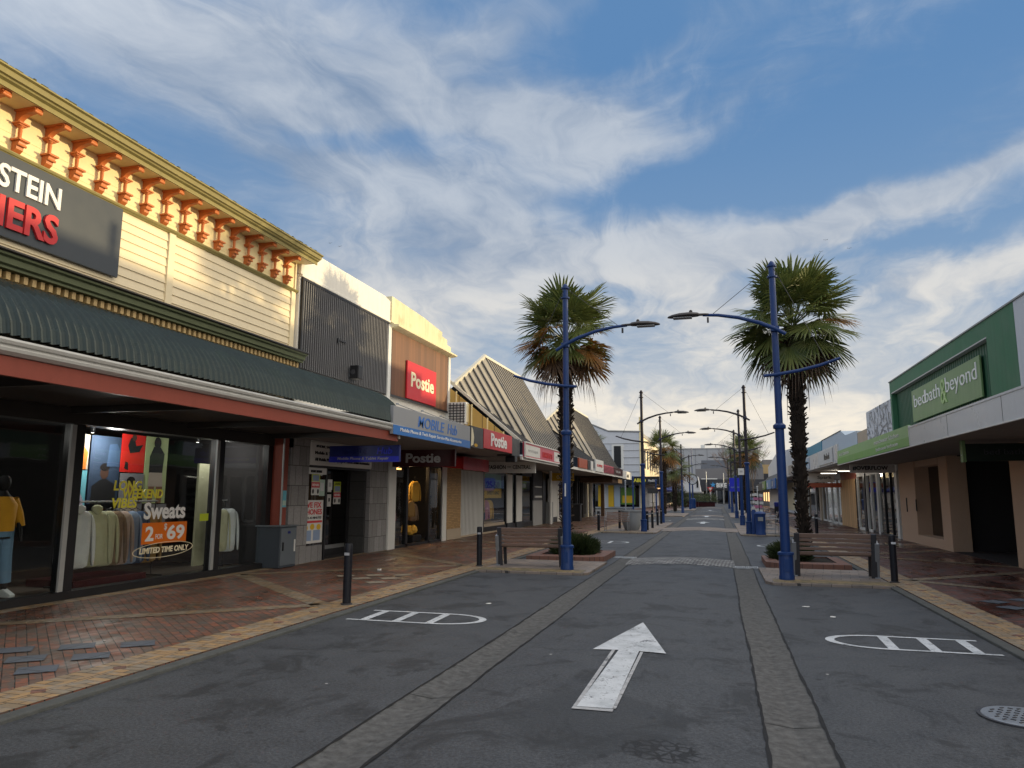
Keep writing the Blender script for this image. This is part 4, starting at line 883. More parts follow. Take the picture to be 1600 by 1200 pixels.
# posters on the phone shop
def flat_notice(x, y, z, w, h_, parts, label, nm='window_poster', base='paper'):
    t = thing(nm, (x, y+w/2, z), label, 'poster'); B(x, x+.004, y, y+w, z, z+h_).build('sheet', base, t)
    for k, p in enumerate(parts):
        if p[0] == 'b': B(x+.004, x+.006+.0004*k, y+p[1]*w, y+p[2]*w, z+p[3]*h_, z+p[4]*h_).build('print', p[5], t)
        elif p[0] == 't': lettermesh(p[1], (x+.004, y+p[2]*w, z+p[3]*h_), (0, 1, 0), p[4]*w, p[5]*h_, .005, p[7] if len(p) > 7 else .02).build('lettering', p[6], t)
        elif p[0] == 'c':
            s = MB(); s.poly([(x+.007, y+p[1]*w+p[3]*w*math.cos(q*math.pi/8), z+p[2]*h_+p[4]*h_*math.sin(q*math.pi/8)) for q in range(16)]); s.build('print', p[5], t)
XN = XB-.04
flat_notice(XN, 15.60, .48, .92, 1.02, [('t', 'WE FIX', .06, .82, .84, .13, 'letter_red', .03), ('t', 'PHONES', .04, .66, .90, .13, 'letter_red', .03), ('t', 'IN 15-45 MINUTES', .06, .56, .86, .055, 'letter_black'), ('b', .03, .97, .47, .52, 'letter_red'), ('b', .1, .44, .06, .30, 'cl_blue'), ('b', .54, .88, .06, .30, 'cl_blue'), ('c', .16, .36, .11, .07, 'sign_yellow'), ('c', .48, .38, .11, .07, 'sign_yellow'), ('c', .80, .37, .11, .07, 'sign_yellow')], 'white poster with red words WE FIX PHONES at the foot of the phone shop window')
for i, (y, z) in enumerate(((15.93, 1.62), (18.05, 1.38))):
    flat_notice(XN if i == 0 else XB-.615, y, z, .38, .60, [('b', 0, 1, .55, 1, 'paper_lime'), ('b', .1, .9, .57, .80, 'cl_blue'), ('b', 0, 1, .30, .52, 'letter_red'), ('c', .2, .15, .12, .10, 'letter_black'), ('c', .8, .15, .12, .10, 'letter_black'), ('t', 'GENUINE', .1, .86, .8, .08, 'letter_black'), ('t', 'REPAIRS', .1, .36, .8, .10, 'letter_white')], ['lime and red poster on the window above the WE FIX PHONES poster', 'lime and red poster on the dark phone shop door'][i])
flat_notice(XN, 16.30, 1.60, .26, .40, [('b', .2, .8, .3, .8, 'cl_grey')], 'mint green sheet beside the lime poster on the window', base='paper_mint')
flat_notice(XB-.02, 16.67, 1.75, .22, .26, [('b', .2, .8, .3, .7, 'letter_grey')], 'cream notice on the frame between window and door', base='sign_white')
flat_notice(XB-.615, 17.72, 1.70, .20, .30, [('b', .2, .8, .2, .8, 'letter_grey')], 'upper white sheet on the dark door'); flat_notice(XB-.615, 17.72, 1.32, .20, .32, [('b', .3, .7, .4, .7, 'letter_black')], 'lower white sheet on the dark door')
sign('small_sign', 'small white sign strip above the phone shop window', (XB-.03, XB+.01, 15.72, 16.55, 2.12, 2.28), 'sign_white', [('MOBILE REPAIRS', .08, .04, .5, .06, 'letter_black')])
sign('header_sign', 'white header sign with black lettering half hidden by the hanging blue sign', (XB+.0, XB+.03, 15.72, 18.98, 2.36, 2.90), 'sign_white', [('iPHONE, SAMSUNG, HUAWEI & More', .25, .40, 1.9, .07, 'letter_black', .01), ('Mobile & Tablet Repairs', .2, .22, 1.6, .10, 'letter_black', .01), ('All Mobile Phones, Laptops & Tablets Brand Accessories', .2, .06, 2.9, .10, 'letter_black', .015)])
# fascia signs
XF = -6.70
sign('fascia_sign', 'long grey and blue fascia sign of the phone shop above its canopy edge', (XF-.04, XF+.04, 14.45, 19.55, 2.93, 3.54), 'sky_reflect', [('panel', 0.0, 0.0, 5.1, .20, 'sign_blue'), ('MOBILE', 1.35, .26, 1.70, .26, 'letter_blue', .008, .15, .01), ('Hub', 3.3, .26, .70, .26, 'letter_blue', .008, .15, .01), ('Mobile Phone & Tech Repair Service Plus Accessories', .35, .06, 4.0, .10, 'letter_white', .012, .1, .012)], bevel=.008)
t = thing('fascia_picture', (XF, 19.9, 2.95), 'dark portrait picture panel between the grey phone sign and the red fascia sign', 'poster panel'); B(XF-.04, XF+.03, 19.62, 20.80, 2.98, 3.58).build('board', 'sign_black', t)
s = MB(); s.poly([(XF+.034, 19.66+.26*u, 3.0+.55*v) for u, v in ((0, 0), (.8, .1), (1, .5), (.6, .9), (.1, 1))]); s.build('picture', 'letter_cream', t); s = MB(); s.poly([(XF+.034, 20.1+.16*math.cos(k*.6), 3.05+.05*math.sin(k*.6)) for k in range(10)]); s.build('picture', 'cl_mustard', t)
sign('fascia_sign', 'red fascia sign reading Postie on the canopy edge', (XF-.04, XF+.04, 20.82, 23.95, 3.02, 3.60), 'sign_red', [('Postie', .70, .10, 1.75, .40, 'letter_white', .03)], bevel=.008)
t = thing('fascia_panel', (XF, 24.4, 3.0), 'black box panel closing the end of the red canopy sign', 'box'); s = MB(); s.box(XF-.5, XF+.03, 23.97, 25.0, 2.95, 3.56); s.box(XF-.3, XF+.05, 24.3, 24.6, 2.75, 2.95); s.build('box', 'black_frame', t, bevel=.02)  # plain black fascia panel closing the canopy end
sign('wall_sign', 'square red sign reading Postie fixed on the timber panel', (XB+.03, XB+.09, 21.15, 23.62, 4.64, 5.84), 'sign_red', [('Postie', .28, .40, 1.95, .48, 'letter_cream', .03)], bevel=.01)
sign('hanging_sign', 'blue and navy sign hanging under the canopy for phone and tablet repair', (-8.75, -6.98, 15.50, 15.60, 2.38, 2.76), 'navy', [('panel', 0, 0, 1.77, .13, 'royal'), ('MOBILE', .35, .18, .6, .14, 'navy', .02, .15, .016), ('Hub', 1.22, .18, .38, .15, 'royal', .02, .15, .016), ('Mobile Phone & Tablet Repair', .22, .035, 1.30, .08, 'letter_grey', .01, .15, .012)], right=(1, 0, 0))
sign('hanging_sign', 'dark red sign reading Postie hanging under the canopy', (-8.95, -7.05, 19.42, 19.52, 2.42, 2.90), 'deep_red', [('Postie', .42, .11, 1.05, .27, 'letter_grey', .03)], right=(1, 0, 0))
# speaker box on the slats and air conditioner at the end wall
t = thing('speaker_box', (XB+.2, 17.6, 4.7), 'black speaker box mounted low on the slatted panel', 'speaker'); s = MB(); s.box(XB+.10, XB+.36, 17.35, 17.62, 4.66, 5.02); s.build('case', 'black_frame', t, bevel=.02); s = MB(); s.box(XB+.05, XB+.12, 17.42, 17.54, 4.74, 4.92); s.build('bracket', 'galv', t)
s = MB(); s.lathe([(.07, 0), (.07, .01), (.04, .012)], (0, 0, 0), 14); s.v = [(XB+.2+v[0], 17.348-v[2], 4.84+v[1]) for v in s.v]; s.build('cone', 'dark_steel', t)
t = thing('air_conditioner', (-8.9, 24.6, 4.0), 'boxed air conditioner unit behind the red fascia beside the timber panel', 'air conditioner')
s = MB(); s.box(-9.35, -8.65, 24.9, 25.25, 4.15, 4.95); s.build('case', 'white_trim', t, bevel=.02)
s = MB()
for k in range(7): s.box(-9.30, -8.70, 24.86, 24.9, 4.22+k*.10, 4.25+k*.10)
for k in range(5): s.box(-9.26+k*.13, -9.24+k*.13, 24.85, 24.89, 4.18, 4.92)
s.build('grille', 'dark_steel', t); s = MB(); s.box(-8.65, -8.62, 24.95, 25.2, 4.22, 4.88); s.build('side_panel', 'letter_cream', t)

# ---- 3: steel roofed arcade with folded steep roofs (y 25 .. 59)
XE2 = -6.72; ZE2 = 3.50
b3 = thing('folded_roof_arcade', (-8.5, 42, 0), 'long single storey arcade with two steep folded steel roofs over striped canopy signs', 'building')
rf = MB(); sm = MB()
def seam_plane(p00, p10, p11, p01, nse, mw=.025):
    """roof quad p00 (eave near) p10 (eave far) p11 (top far) p01 (top near) with standing seams running downhill"""
    P = [Vector(p) for p in (p00, p10, p11, p01)]; rf.poly([tuple(p) for p in P]); n = (P[1]-P[0]).cross(P[3]-P[0])
    if n.length < 1e-6: n = (P[1]-P[3]).cross(P[2]-P[3])
    n.normalize(); n = n if n.x > 0 else -n
    for k in range(nse+1):
        t = k/nse; a = P[0].lerp(P[1], t); b_ = P[3].lerp(P[2], t)
        if (b_-a).length < .15: continue
        sm.bar(a+n*.014, b_+n*.014, mw, .035, 0, tuple(n))
def folded(yA, yB, yC):
    """low pitch strip from yA, ridge seam at yB, far verge at yC"""
    zt = 7.08; xt = -8.80; A = (-9.28, yA+.05, 5.62); Bp = (xt, yB, zt); Cc = (XE2, yB, ZE2)
    # near facet: triangle with seams parallel to the ridge seam
    A_, B_, C_ = Vector(A), Vector(Bp), Vector(Cc); rf.poly([A, Cc, Bp]); n = (C_-A_).cross(B_-A_).normalized(); n = n if n.x > 0 else -n
    for k in range(0, 7):
        t = k/7; p = A_.lerp(B_, t); q = A_.lerp(C_, t)
        if k: sm.bar(p+n*.02, q+n*.02, .045, .07, 0, tuple(n))
    seam_plane(Cc, (XE2, yC, ZE2), (xt, yC, zt), Bp, int((yC-yB)/.40))
    rk = MB(); rk.bar(A_+Vector((0, -.03, .05)), B_+Vector((0, -.03, .05)), .10, .16, 0, (0, -1, 0)); rk.bar((xt, yB-.1, zt+.03), (xt, yC, zt+.03), .10, .10, 0); rk.build('verge_trim', 'roof_rake', b3)
    # back slope behind the rake
    bs = MB(); bs.poly([A, Bp, (xt-1.6, yB+.2, zt-1.6), (A[0]-1.2, yA+.2, 4.8)]); bs.poly([Bp, (xt, yC, zt), (xt-2.5, yC, zt-2.5), (xt-2.5, yB, zt-2.5)]); bs.poly([(XE2, yC, ZE2), (-9.6, yC, ZE2), (xt-2.5, yC, zt-2.5), (xt, yC, zt)]); bs.build('back_slope', 'roof_dark', b3)
# low pitch strips
seam_plane((XE2, 25.3, ZE2), (XE2, 27.57, ZE2), (-9.5, 27.57, 5.82), (-9.5, 25.3, 5.82), 6, .05)
folded(25.3, 27.57, 33.3)
seam_plane((XE2, 33.3, ZE2), (XE2, 43.4, ZE2), (-9.5, 43.4, 5.60), (-9.5, 33.3, 5.60), 24)
folded(39.9, 43.3, 51.6)
seam_plane((XE2, 51.6, ZE2), (XE2, 59.0, ZE2-.35), (-9.5, 59.0, 5.2), (-9.5, 51.6, 5.60), 16)
rf.build('roof', 'roof_steel', b3); sm.build('roof_seams', 'roof_seam', b3)
s = MB(); s.ext([(XE2-.1, 3.40), (-9.6, 5.70), (-9.6, 3.40)], 'y', 25.12, 25.28); s.build('end_wall', 'ochre_cladding', b3)
s = MB()
for d in (.0, .10): s.bar((XE2, 25.26+d, ZE2+.02), (-9.52, 25.26+d, 5.86), .06, .10)
s.build('verge_gutter', 'roof_rake', b3)
for x in (-9.1, -8.5, -7.9, -7.3):
    s = MB(); s.box(x-.02, x+.02, 25.08, 25.13, 3.4, 3.45+(-6.8-x)*.84); s.build('batten', 'yellow_panel', b3)
s = MB(); s.box(-9.6, XE2-.05, 25.3, 59, 2.98, 3.03); s.build('canopy_ceiling', 'soffit_light', b3)
s = MB(); s.box(XE2-.02, XE2+.05, 25.3, 59, 2.88, 3.0); s.build('canopy_edge', 'white_trim', b3)
s = MB(); s.box(-14, -9.6, 25.3, 59, 2.9, 3.5); s.box(-14, -13.9, 25.3, 59, 0, 3); s.box(-14, -9.6, 58.9, 59, 0, 5); s.build('wall', 'beige_wall', b3)
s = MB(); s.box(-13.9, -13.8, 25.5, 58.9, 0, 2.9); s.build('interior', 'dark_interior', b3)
# ground floor bays: (y0, y1, kind)
XS = -9.5
def bay_white(y0, y1, z1=2.6):
    s = MB(); s.box(XS-.1, XS+.02, y0, y1, .35, z1); s.build('panel', 'white_trim', b3, bevel=.01); s = MB(); s.box(XS-.1, XS+.03, y0, y1, 0, .35); s.build('plinth', 'charcoal', b3)
def bay_glass(y0, y1, mt='glass', fr='black_frame'):
    s = MB(); s.box(XS-.06, XS-.052, y0+.05, y1-.05, .3, 2.6); s.build('window_pane', mt, b3)
    s = MB(); s.box(XS-.1, XS, y0, y0+.06, 0, 2.7); s.box(XS-.1, XS, y1-.06, y1, 0, 2.7); s.box(XS-.1, XS, y0, y1, 0, .3); s.box(XS-.1, XS, y0, y1, 2.6, 2.98); s.build('window_frame', fr, b3)
s = MB(); s.box(XS-.25, XS+.12, 25.05, 26.55, .42, 2.75); s.build('tiled_pier', 'tan_tile', b3); s = MB(); s.box(XS-.25, XS+.14, 25.05, 26.55, 0, .42); s.build('pier_plinth', 'beige_wall', b3)
s = MB(); s.box(XS-.25, XS+.14, 25.02, 27.6, 2.62, 2.98); s.build('lintel', 'beige_wall', b3)
# vertical blind shutters
s = MB(); s.box(XS-.12, XS-.10, 26.6, 29.7, .12, 2.55); s.build('shutter_backing', 'charcoal', b3)
s = MB()
for k in range(19):
    y = 26.66+k*.162; s.box(XS-.10, XS+.015, y, y+.075, .10, 2.58)
s.build('shutter_slats', 'white_trim', b3)
s = MB(); s.box(XS-.2, XS+.06, 26.55, 34.2, 0, .10); s.build('plinth', 'beige_wall', b3)
bay_glass(29.75, 33.2); s = MB(); s.box(XS-1.6, XS-.05, 29.8, 33.1, .05, .42); s.build('display_shelf', 'beige_wall', b3)
bay_white(33.3, 34.2); bay_glass(34.25, 34.9, 'glass_dark'); bay_white(34.95, 36.0); bay_glass(36.05, 38.2, 'glass_dark')
s = MB(); s.box(XS-.05, XS+.05, 38.2, 40.3, 0, 1.35); s.build('kiosk_base', 'grey_trim', b3); s = MB(); s.box(XS-.05, XS+.05, 38.2, 40.3, 1.35, 2.95); s.build('kiosk_top', 'charcoal', b3)
s = MB(); s.box(XS+.05, XS+.09, 38.5, 40.0, 1.5, 1.6); s.box(XS+.05, XS+.09, 38.5, 40.0, 2.05, 2.1); s.build('kiosk_shelf', 'white_trim', b3)
s = MB(); s.tube([(XS+.45, 40.6, .04), (XS+.45, 40.6, 2.98)], .085, 12); s.build('canopy_post', 'white_trim', b3, smooth=True)
s = MB(); s.box(XS-.05, XS+.05, 40.4, 41.1, 0, 2.9); s.build('panel', 'sign_black', b3)
s = MB(); s.box(XS-.05, XS+.25, 41.3, 42.2, .04, 1.25); s.build('meter_box', 'alu_grey', b3, bevel=.02)
bay_white(42.3, 44.3); s = MB(); s.box(XS-.06, XS+.06, 44.3, 46.3, 0, 2.6); s.build('door', 'white_trim', b3, bevel=.01); s = MB(); s.box(XS+.061, XS+.07, 44.7, 45.9, .4, 2.4); s.build('door_pane', 'glass_dark', b3)
bay_glass(46.4, 49.4, 'glass_dark'); s = MB(); s.box(XS-.1, XS+.1, 49.4, 52.0, 0, .55); s.build('brick_stall', 'red_brick', b3); bay_glass(49.5, 52, 'glass_dark'); 
for y in (47.2, 50.6, 53, 55, 57): 
    s = MB(); s.box(XS-.05, XS+.10, y-.1, y+.1, 0, 2.95); s.build('mullion', ['white_trim', 'grey_trim', 'dark_trim'][int(y) % 3], b3)
bay_glass(52, 56, 'glass_dark'); bay_glass(56, 59, 'glass_dark')
s = MB(); s.box(XS+.6, XS+.85, 57.9, 58.2, 0, 2.95); s.build('canopy_post', 'brown_flashing', b3)
s = MB(); s.box(XS-.1, XS+2.3, 52.3, 57.8, 2.55, 2.9); s.build('inner_canopy', 'brown_flashing', b3)
t = thing('awning', (-8.4, 25.5, 2.4), 'short deep red awning over the white slatted shutter', 'awning')
s = MB(); s.ext([(-9.35, 2.98), (-8.15, 2.90), (-8.02, 2.88), (-8.02, 2.46), (-8.06, 2.46), (-8.07, 2.84), (-9.35, 2.92)], 'y', 22.9, 25.7); s.ext([(-9.35, 2.94), (-8.05, 2.88), (-8.05, 2.48), (-9.35, 2.6)], 'y', 22.9, 22.93); s.build('cover', 'awning_red', t)
sign('hanging_sign', 'pale grey sign reading FASHION CENTRAL hanging under the arcade canopy', (-9.05, -6.95, 28.45, 28.55, 2.50, 2.96), 'paper', [('FASHION', .16, .16, .72, .16, 'letter_black', .015), ('CENTRAL', 1.17, .16, .74, .16, 'letter_black', .015), ('THE', .94, .22, .15, .05, 'letter_black')], right=(1, 0, 0))
sign('window_sign', 'yellow and black sale poster reading 25-50 in the arcade window', (XS-.20, XS-.19, 30.4, 33.0, 1.5, 2.55), 'sign_green', [('panel', 0, 0, 2.6, .42, 'sign_yellow'), ('25-50', .3, .42, 2.0, .32, 'letter_black', .03), ('EVERYTHING', .4, .15, 1.8, .15, 'letter_black', .01)])
sign('window_sign', 'tall yellow sale banner at the left of the arcade window', (XS-.16, XS-.15, 29.85, 30.35, .9, 2.55), 'sign_yellow', [('SALE', .08, 1.1, .34, .3, 'letter_black'), ('SALE', .08, .6, .34, .3, 'letter_black'), ('SALE', .08, .15, .34, .3, 'letter_black')])
for y, mt, lb in ((30.7, 'cl_pink', 'pink dress low in the arcade window'), (31.3, 'cl_navy', 'navy top beside the pink dress in the arcade window'), (32.0, 'cl_pink', 'rose coloured top in the middle of the arcade window'), (32.6, 'cl_mustard', 'mustard top at the right of the arcade window')): hoodie(XS-.7, y, 1.42, mt, lb, .6, .9, .16, R(50), False)
lamp('arcade_window_light', (XS-.8, 31.5, 2.7), (1, .95, .85), 12)
# arcade canopy fascia signs
def fs(y0, y1, mt, label, txt=(), z0=3.0, z1=3.48, x=XE2): return sign('fascia_sign', label, (x+.03, x+.11, y0, y1, z0, z1), mt, list(txt))
sign('fascia_sign', 'long pink and white framed fascia sign at the near end of the arcade canopy', (XE2+.03, XE2+.11, 25.45, 32.9, 2.98, 3.52), 'sign_pink', [('panel', .15, .06, 2.2, .40, 'paper'), ('panel', 4.9, .06, 2.0, .40, 'paper'), ('BOUTIQUE', .5, .20, 1.5, .10, 'letter_grey'), ('FASHION GIFTS', 2.8, .12, 1.7, .22, 'letter_red', .01), ('BOUTIQUE', 5.2, .20, 1.4, .10, 'letter_grey')], frame='white_trim')
fs(33.6, 34.6, 'sign_grey', 'plain grey fascia board just past the long pink arcade sign'); fs(36.2, 38.6, 'sign_brick', 'brick red fascia board on the arcade canopy behind the near palm')
fs(38.8, 39.6, 'sign_black', 'narrow black fascia board between the brick red and white boards'); fs(39.8, 40.5, 'sign_white', 'narrow white fascia board beside the taller pale sign')
fs(41.4, 44.3, 'paper', 'tall pale pink edged fascia sign standing proud on the arcade canopy', [('FLOWERS', .4, .28, 2.0, .14, 'letter_red')], 2.98, 3.66)
s1 = fs(44.4, 48.8, 'sign_pink', 'pink striped fascia board on the arcade canopy', [('panel', 0, .08*k+.03, 4.4, .035, 'deep_red') for k in range(5)])
fs(48.9, 53.5, 'deep_red', 'dark maroon fascia board toward the far end of the arcade', [('CAFE & BAR', .9, .15, 2.4, .15, 'letter_grey')]); fs(53.8, 59.2, 'sign_white', 'white fascia board at the far end of the arcade canopy', [('&B', 2.2, .12, 1.2, .24, 'letter_black', .02)], 2.85, 3.42)
sign('shop_sign', 'orange yellow box sign under the canopy behind the white door panel', (-9.3, -8.0, 42.0, 42.1, 2.45, 2.9), 'sign_yellow', [('OPEN 7', .3, .12, .7, .2, 'letter_cream')], right=(1, 0, 0))

# ================================================================ RIGHT SIDE
XR = 6.6; CE = 4.62
g = thing('green_store', (XR, 22, 0), 'big green and white store building with a corrugated sign wall above a white canopy', 'building')
s = MB(); s.box(XR, XR+9, 8, 18.75, 2.85, 6.05); s.build('white_wall_panel', 'panel_white', g, bevel=.01)
s = MB(); s.box(XR, XR+.3, 18.75, 20.6, 2.9, 6.05); s.box(XR, XR+.3, 20.6, 31.5, 5.62, 6.05); s.box(XR, XR+.3, 31.25, 31.5, 2.9, 5.62); s.box(XR+.3, XR+9, 18.75, 31.5, 2.9, 5.95); s.build('wall', 'green_wall', g)
s = MB(); s.box(XR-.03, XR+.34, 8, 31.55, 6.05, 6.09); s.build('coping', 'grey_trim', g)
s = MB(); n = int((31.25-20.6)/.05)
pr = [(XR+.30, 20.6)]+[(XR+.17+(.02 if (k//2) % 2 else 0), 20.6+k*(10.65/n)) for k in range(n+1)]+[(XR+.30, 31.25)]
s.ext(pr, 'z', 3.6, 5.62); s.build('corrugated_wall', 'green_corr', g)
s = MB(); s.box(XR+.0, XR+.18, 20.6, 31.25, 5.585, 5.62); s.build('head_trim', 'letter_grey', g)
s = MB(); s.box(CE, CE+.05, 8, 20.3, 2.88, 3.36); s.box(CE-.012, CE, 8, 20.3, 3.33, 3.37); s.build('canopy_fascia', 'fascia_white', g)
s = MB(); s.box(CE, CE+.05, 20.32, 31.9, 3.12, 3.42); s.build('canopy_fascia', 'lime_pale', g); s = MB(); s.box(CE-.015, CE+.05, 20.32, 31.9, 2.90, 3.12); s.build('fascia_band', 'lime_fascia', g)
s = MB(); s.box(CE-.02, CE+.03, 8, 31.9, 2.86, 2.885); s.box(CE-.01, CE+.06, 20.3, 20.33, 2.9, 3.4); s.build('fascia_trim', 'white_trim', g)
for y in (11.0, 14.0, 17.1):
    s = MB(); s.box(CE-.003, CE+.01, y-.006, y+.006, 2.9, 3.33); s.build('fascia_joint', 'dark_trim', g)
s = MB(); s.box(CE+.05, XR+.3, 8, 31.9, 2.87, 2.95); s.build('canopy_ceiling', 'soffit_light', g); s = MB(); s.ext([(CE+.05, 3.33), (XR+.3, 3.50), (XR+.3, 3.44), (CE+.05, 3.28)], 'y', 8, 31.9); s.build('canopy_roof', 'grey_trim', g)
# tan rendered ground floor
s = MB()
s.box(XR, XR+.5, 8.0, 19.9, .0, 2.87); s.box(XR, XR+.52, 24.85, 25.75, .0, 2.87)
s.box(XR, XR+.52, 25.75, 28.75, .0, .34); s.box(XR, XR+.56, 28.75, 31.1, .0, 2.87); s.box(XR+.05, XR+.5, 26.0, 29.0, 2.66, 2.87)
s.build('ground_floor_wall', 'peach_render', g, bevel=.01)
s = MB(); s.box(XR+.46, XR+.47, 25.75, 28.75, .34, 2.66); s.build('window_pane', 'glass_dark', g); s = MB(); s.box(XR+2.2, XR+2.21, 19.9, 24.8, .0, 2.6); s.build('window_pane', 'glass_dark', g)
s = MB(); s.box(XR+2.15, XR+2.25, 21.6, 21.7, 0, 2.6); s.box(XR+2.15, XR+2.25, 19.9, 24.8, 2.55, 2.7); s.build('entrance_frame', 'black_frame', g)
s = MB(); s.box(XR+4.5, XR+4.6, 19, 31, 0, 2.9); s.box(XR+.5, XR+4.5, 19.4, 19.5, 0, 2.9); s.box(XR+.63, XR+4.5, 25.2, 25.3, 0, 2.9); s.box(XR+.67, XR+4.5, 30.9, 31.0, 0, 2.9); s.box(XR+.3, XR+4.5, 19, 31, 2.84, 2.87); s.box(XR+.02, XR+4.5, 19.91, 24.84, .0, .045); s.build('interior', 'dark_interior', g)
s = MB(); s.lathe([(.09, 0), (.09, .02)], (XR+1.0, 21.6, 2.80), 14); s.build('downlight', 'spot_lamp', g); lamp('downlight', (XR+1.0, 21.6, 2.7), (1, .9, .75), 3)
s = MB(); s.box(XR-.03, XR, 30.0, 30.06, 1.1, 1.6); s.box(XR-.03, XR, 28.65, 28.71, 1.15, 1.55); s.build('wall_plate', 'sign_black', g)
lettersg = [('bed', .34, .50, 1.45, .36, 'letter_white', .0), ('bath', 1.80, .50, 1.62, .36, 'letter_white', .0), ('&', 3.50, .24, .62, .62, 'letter_lime', .01), ('beyond', 4.05, .38, 2.80, .50, 'letter_white', .0)]
sign('wall_sign', 'large pale green sign reading bed bath & beyond on the dark green corrugated wall', (XR+.08, XR+.13, 21.5, 28.6, 4.22, 5.32), 'green_sign', [(a, b_, c-.02, d, e*1.2, f_, -.006 if a != '&' else .0, 0, .02) for a, b_, c, d, e, f_, w_ in lettersg], right=(0, -1, 0))
sign('hanging_sign', 'dark green sign hanging under the white canopy by the store entrance', (5.25, 7.4, 18.25, 18.36, 2.42, 2.80), 'deep_green', [('bed bath & beyond', .35, .10, 1.65, .16, 'charcoal', .0)], right=(1, 0, 0))
t = thing('sign_bracket', (5.2, 18.3, 2.4), 'pale green metal end bracket of the dark hanging sign', 'bracket'); s = MB(); s.box(5.18, 5.24, 18.22, 18.40, 2.40, 2.87); s.build('plate', 'green_sign', t); s = MB(); s.tube([(5.17, 18.31, 2.55), (5.25, 18.31, 2.55)], .015, 6); s.build('bolt', 'silver_band', t)
t = thing('fascia_lettering', (CE, 24, 3.15), 'faint pale lettering on the lime green canopy fascia', 'lettering')
lettermesh('manchester kitchen', (CE-.003, 24.6, 3.20), (0, -1, 0), 3.2, .12, .006, 0).build('words', 'letter_white', t); lettermesh('bathroom bedroom', (CE-.018, 24.3, 2.98), (0, -1, 0), 2.8, .10, .006, 0).build('words', 'letter_white', t); lettermesh('curtains', (CE-.003, 31.4, 3.20), (0, -1, 0), 2.2, .12, .006, 0).build('words', 'letter_white', t)

m_ = thing('sketched_wall_shop', (XR, 34, 0), 'shop with a grey line-drawn mural wall rising above the lime canopy', 'building')
s = MB(); s.box(XR+.05, XR+7, 31.56, 36.8, 2.9, 5.45); s.build('wall', 'panel_white', m_)
s = MB(); rr = random.Random(21)   # loose dark brush strokes
for k in range(90):
    y, z_ = rr.uniform(31.8, 36.6), rr.uniform(3.7, 5.35); a = rr.choice((rr.uniform(-.4, .4), rr.uniform(1.2, 1.9), rr.uniform(.6, 1.1))); l_ = rr.uniform(.15, .7)
    pts = [(XR+.03, y+l_*t_*math.cos(a)+.06*math.sin(t_*6+k), min(5.42, z_+l_*t_*math.sin(a))) for t_ in (0, .3, .6, 1)]
    for p, q in zip(pts, pts[1:]): s.bar(p, q, rr.uniform(.015, .05), .01, 0, (1, 0, 0))
s.build('mural', 'grey_trim', m_)
s = MB(); s.box(XR+.05, XR+.6, 31.56, 36.8, 2.62, 2.9); s.box(XR+.02, XR+.12, 31.56, 31.95, 0, 2.62); s.box(XR+.02, XR+.12, 35.2, 35.5, 0, 2.62); s.build('frame', 'white_trim', m_)
s = MB(); s.box(XR+.10, XR+.11, 31.9, 36.7, .12, 2.62); s.build('window_pane', 'glass_clear', m_)
s = MB(); s.box(XR+.05, XR+.15, 32.9, 33.0, 0, 2.62); s.box(XR+.05, XR+.15, 34.1, 34.2, 0, 2.62); s.box(XR+.05, XR+.16, 31.9, 36.8, 0, .12); s.build('mullion', 'black_frame', m_)
s = MB(); s.box(XR+3.5, XR+3.6, 31.5, 62, 0, 2.9); s.box(XR+.2, XR+3.5, 31.56, 31.66, 0, 2.9); s.box(XR+.2, XR+3.5, 31.6, 62, 2.88, 2.9); s.build('interior', 'dark_interior', m_)
s = MB(); s.box(XR+1.5, XR+1.6, 33, 35.5, 2.5, 2.56); s.build('tube_lamp', 'tube_light', m_); lamp('shop_light', (XR+1.5, 33.5, 2.4), (.9, .95, 1), 10)
rr = random.Random(31)
for k, (y, mt) in enumerate(((32.4, 'cl_white'), (33.4, 'cl_grey'), (34.4, 'cl_blue'), (35.4, 'cl_white'))):
    t = thing('display_rack', (XR+.9, y, .05), ['rack of white boxes nearest the tan pier in the mural shop', 'rack of grey boxes second in the mural shop window', 'rack of blue boxes third in the mural shop window', 'rack of white boxes farthest in the mural shop window'][k], 'display rack')
    s = MB()
    for q in range(5): s.box(XR+.7, XR+1.1, y-.3, y+.3, .3+q*.4, .33+q*.4)
    s.build('shelves', 'dark_steel', t); s = MB()
    for q in range(5):
        for r_ in range(3): s.box(XR+.75, XR+.95, y-.25+r_*.18, y-.12+r_*.18, .33+q*.4, .33+q*.4+rr.uniform(.1, .28))
    s.build('boxes', mt, t)
b = thing('pale_blue_shops', (XR, 47, 0), 'row of low shops with pale blue, beige and teal parapets', 'building')
s = MB(); s.box(XR+.1, XR+6, 36.8, 39.6, 2.9, 4.75); s.build('beige_parapet', 'beige_wall', b); s = MB(); s.ext([(39.6, 2.9), (52.4, 2.9), (52.4, 5.25), (44.5, 5.25), (43.0, 4.9), (39.6, 4.85)], 'x', XR+.08, XR+6); s.build('blue_parapet', 'paleblue_wall', b)
s = MB(); s.box(XR+.03, XR+6, 52.4, 63.5, 3.9, 5.25); s.build('teal_parapet', 'teal_wall', b); s = MB(); s.box(XR+.1, XR+6, 52.4, 63.5, 2.9, 3.9); s.build('white_band', 'white_trim', b)
s = MB(); s.box(XR+.05, XR+.12, 44.5, 52.5, 5.25, 5.29); s.build('coping', 'dark_trim', b)
s = MB(); s.box(CE+.02, CE+.08, 32.0, 62, 2.98, 3.72); s.build('canopy_fascia', 'fascia_white', b); s = MB(); s.box(CE+.08, XR+.3, 32.0, 62, 2.92, 3.0); s.build('canopy_ceiling', 'soffit_light', b)
fpn = lambda *a, **k: None
